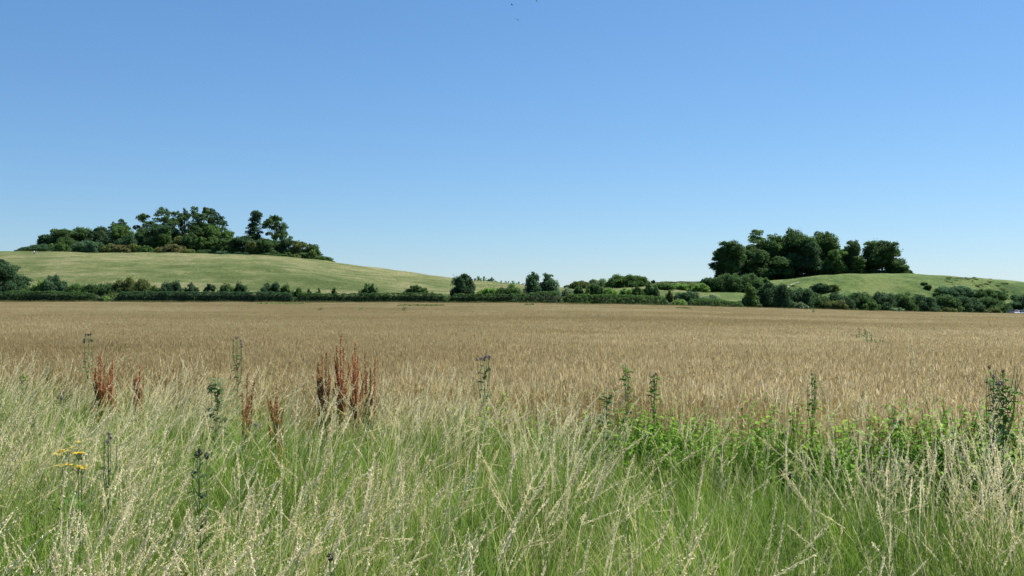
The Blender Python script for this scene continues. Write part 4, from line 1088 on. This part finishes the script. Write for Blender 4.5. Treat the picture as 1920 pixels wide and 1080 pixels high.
# ------------------------------------------------------------------ parked cars
GLASS = plain_mat('car_glass', (.02, .025, .03), .08, .6); TYRE = plain_mat('tyre', (.02, .02, .02), .8); RIM = plain_mat('rim', (.45, .45, .46), .35, metal=.8)
LAMP = plain_mat('headlight', (.75, .77, .8), .12, .6); RED = plain_mat('tail_light', (.45, .02, .02), .25)
def box_mesh(name, secs, mat, parent):
    """loft of closed sections (lists of xyz)"""
    m = len(secs[0]); vs = [p for s in secs for p in s]; fs = []
    for i in range(len(secs)-1):
        for k in range(m): fs.append((i*m+k, i*m+(k+1) % m, (i+1)*m+(k+1) % m, (i+1)*m+k))
    fs.append(tuple(range(m))[::-1]); fs.append(tuple((len(secs)-1)*m+k for k in range(m)))
    me = bpy.data.meshes.new(name); me.from_pydata(vs, [], fs); me.materials.append(mat); me.update()
    o = bpy.data.objects.new(name, me); COL.objects.link(o); o.parent = parent
    bv = o.modifiers.new('bevel', 'BEVEL'); bv.width = .03; bv.segments = 2; bv.limit_method = 'ANGLE'
    return o
def car(px, D, rz, paint, label, boxy=0.):
    x, y, z = at(px, D); root = empty('parked_car', (x, y, z), rz); tag(root, label, 'car', 'cars parked beyond the wheat')
    def sec(yy, hw, z0, z1, r_=.08): return [(-hw, yy, z0), (hw, yy, z0), (hw, yy, (z0+z1)/2), (hw*.94, yy, z1-.02), (hw*.7, yy, z1), (-hw*.7, yy, z1), (-hw*.94, yy, z1-.02), (-hw, yy, (z0+z1)/2)]
    box_mesh('body', [sec(-2.1, .70, .35, .62), sec(-2.0, .82, .25, .72), sec(-1.1, .88, .22, .92), sec(.2, .89, .22, .96), sec(1.5, .88, .22, .98), sec(1.95, .82, .26, .92), sec(2.05, .74, .38, .80)], paint, root)
    def cs(yy, hb, ht, z1): return [(-hb, yy, .93), (hb, yy, .93), (ht, yy, z1), (-ht, yy, z1)]
    tz = 1.46+boxy
    box_mesh('window', [cs(-1.15, .78, .76, .95), cs(-.40, .80, .64, tz-.06), cs(1.2, .80, .63, tz-.08), cs(1.85, .76, .72, .98)], GLASS, root)
    box_mesh('roof', [[(-.60, -.42, tz-.06), (.60, -.42, tz-.06), (.56, -.36, tz), (-.56, -.36, tz)], [(-.62, .3, tz-.04), (.62, .3, tz-.04), (.56, .3, tz+.03), (-.56, .3, tz+.03)], [(-.60, 1.3, tz-.08), (.60, 1.3, tz-.08), (.54, 1.25, tz-.02), (-.54, 1.25, tz-.02)]], paint, root)
    for sx in (-1, 1):
        for yy in (-1.3, 1.28):
            wv = MB(); wv.tube([(sx*.70, yy, .31), (sx*.76, yy, .31), (sx*.88, yy, .31), (sx*.905, yy, .31)], [.22, .31, .31, .24], 18)
            wo = wv.build('wheel', TYRE, root)
            rv = MB(); rv.tube([(sx*.86, yy, .31), (sx*.915, yy, .31), (sx*.918, yy, .31)], [.21, .19, .01], 14); rv.build('rim', RIM, wo)
        box_mesh('headlight', [[(sx*.50, -2.07, .55), (sx*.76, -2.03, .56), (sx*.78, -1.98, .68), (sx*.54, -2.02, .68)], [(sx*.52, -1.9, .55), (sx*.78, -1.88, .56), (sx*.8, -1.86, .7), (sx*.56, -1.88, .7)]], LAMP, root)
        box_mesh('tail_light', [[(sx*.62, 2.03, .66), (sx*.80, 1.98, .66), (sx*.78, 1.98, .88), (sx*.64, 2.02, .88)], [(sx*.62, 1.9, .66), (sx*.83, 1.86, .66), (sx*.82, 1.86, .9), (sx*.64, 1.9, .9)]], RED, root)
car(1882, 313.5, -.40, plain_mat('white_paint', (.80, .80, .80), .3, .5, c2=(.76, .76, .77), coat=.6), 'small white car, leftmost of those parked at the right picture edge')
car(1895, 315, -.28, plain_mat('navy_paint', (.006, .009, .020), .35, .3, c2=(.006, .009, .018), coat=.2), 'dark blue car parked between the leftmost white car and the shiny white one', .08)
car(1906, 314.5, -.5, plain_mat('pale_paint', (.75, .72, .78), .25, .5, c2=(.7, .68, .74), coat=.7), 'shiny white car parked between the two darker ones at the right picture edge')
car(1917, 315, -.3, plain_mat('silver_paint', (.36, .42, .50), .25, .5, metal=.5, c2=(.34, .4, .48), coat=.6), 'silver blue car cut by the right picture edge', .05)

# ------------------------------------------------------------------ walkers on the left hill
SKIN = plain_mat('skin', (.50, .30, .22), .6); HAIR = plain_mat('hair', (.05, .03, .02), .8)
def person(px, off, shirt, trousers, label, rz=0., bend=0., step=.25):
    D = (solve_d(px, 478.3) if px < 100 else crest(px, px)+off); x, y, z = at(px, D); root = empty('person', (x, y, z), rz); tag(root, label, 'person', 'walkers on the left hill')
    def skin(name, pts, edges, rad, mat, rootv=0, parent=root):
        me = bpy.data.meshes.new(name); me.from_pydata(pts, edges, []); me.materials.append(mat)
        o = bpy.data.objects.new(name, me); COL.objects.link(o); o.parent = parent
        o.modifiers.new('skin', 'SKIN'); 
        if not me.skin_vertices: 
            me.attributes.new('skin_vertices', 'FLOAT', 'POINT') if False else None
        sv = me.skin_vertices[0].data if me.skin_vertices else None
        if sv is not None:
            for v, rr in zip(sv, rad): v.radius = (rr, rr*.92)
            sv[rootv].use_root = True
        sb = o.modifiers.new('sub', 'SUBSURF'); sb.levels = 1; sb.render_levels = 2
        return o
    s = step; b = bend
    P = [(0, 0, .93), (0, b*.3, 1.15), (0, b*.6, 1.40), (0, b*.8, 1.50), (0, b, 1.58), (0, b, 1.70),
         (-.18, b*.6, 1.40), (-.24, b*.6+.04, 1.13), (-.23, b*.6-.10, .90), (-.23, b*.6-.14, .80),
         (.18, b*.6, 1.40), (.24, b*.6-.02, 1.13), (.23, b*.6-.18, .93), (.23, b*.6-.22, .84),
         (-.10, 0, .90), (-.11, -s*.4, .50), (-.11, -s*.7, .07), (-.12, -s*.7-.15, .03),
         (.10, 0, .90), (.11, s*.1, .50), (.11, s*.7, .09), (.12, s*.7-.13, .03)]
    E = [(0, 1), (1, 2), (2, 3), (3, 4), (4, 5), (2, 6), (6, 7), (7, 8), (8, 9), (2, 10), (10, 11), (11, 12), (12, 13), (0, 14), (14, 15), (15, 16), (16, 17), (0, 18), (18, 19), (19, 20), (20, 21)]
    rad = [.14, .13, .14, .06, .085, .09, .06, .045, .032, .03, .06, .045, .032, .03, .085, .06, .04, .035, .085, .06, .04, .035]
    skin('body', P, E, rad, SKIN)
    skin('shirt', [P[0], P[1], P[2], (0, b*.7, 1.44), P[6], P[7], P[10], P[11]], [(0, 1), (1, 2), (2, 3), (2, 4), (4, 5), (2, 6), (6, 7)], [.155, .15, .16, .09, .085, .07, .085, .07], shirt)
    skin('trousers', [(0, 0, .96), P[14], P[15], (P[16][0], P[16][1], .12), P[18], P[19], (P[20][0], P[20][1], .14)], [(0, 1), (1, 2), (2, 3), (0, 4), (4, 5), (5, 6)], [.15, .11, .08, .065, .11, .08, .065], trousers)
    skin('hair', [(0, b+.01, 1.66), (0, b+.03, 1.73), (0, b+.05, 1.62)], [(0, 1), (0, 2)], [.085, .08, .07], HAIR)
WHITE = plain_mat('white_cloth', (.75, .73, .74), .8); PINK = plain_mat('pink_cloth', (.62, .42, .48), .8); BLUE = plain_mat('dark_trousers', (.04, .05, .09), .8)
person(63.5, -9, WHITE, BLUE, 'person in white top walking at the left tip of the left wood, left of two', rz=1.2)
person(68.5, -8, PINK, WHITE, 'person in pinkish top and light trousers, right of two by the left wood tip', rz=-1.0, bend=-.1)
person(228, -12, WHITE, BLUE, 'person in white top standing before the leftmost rusty bush', rz=.3, step=.05)
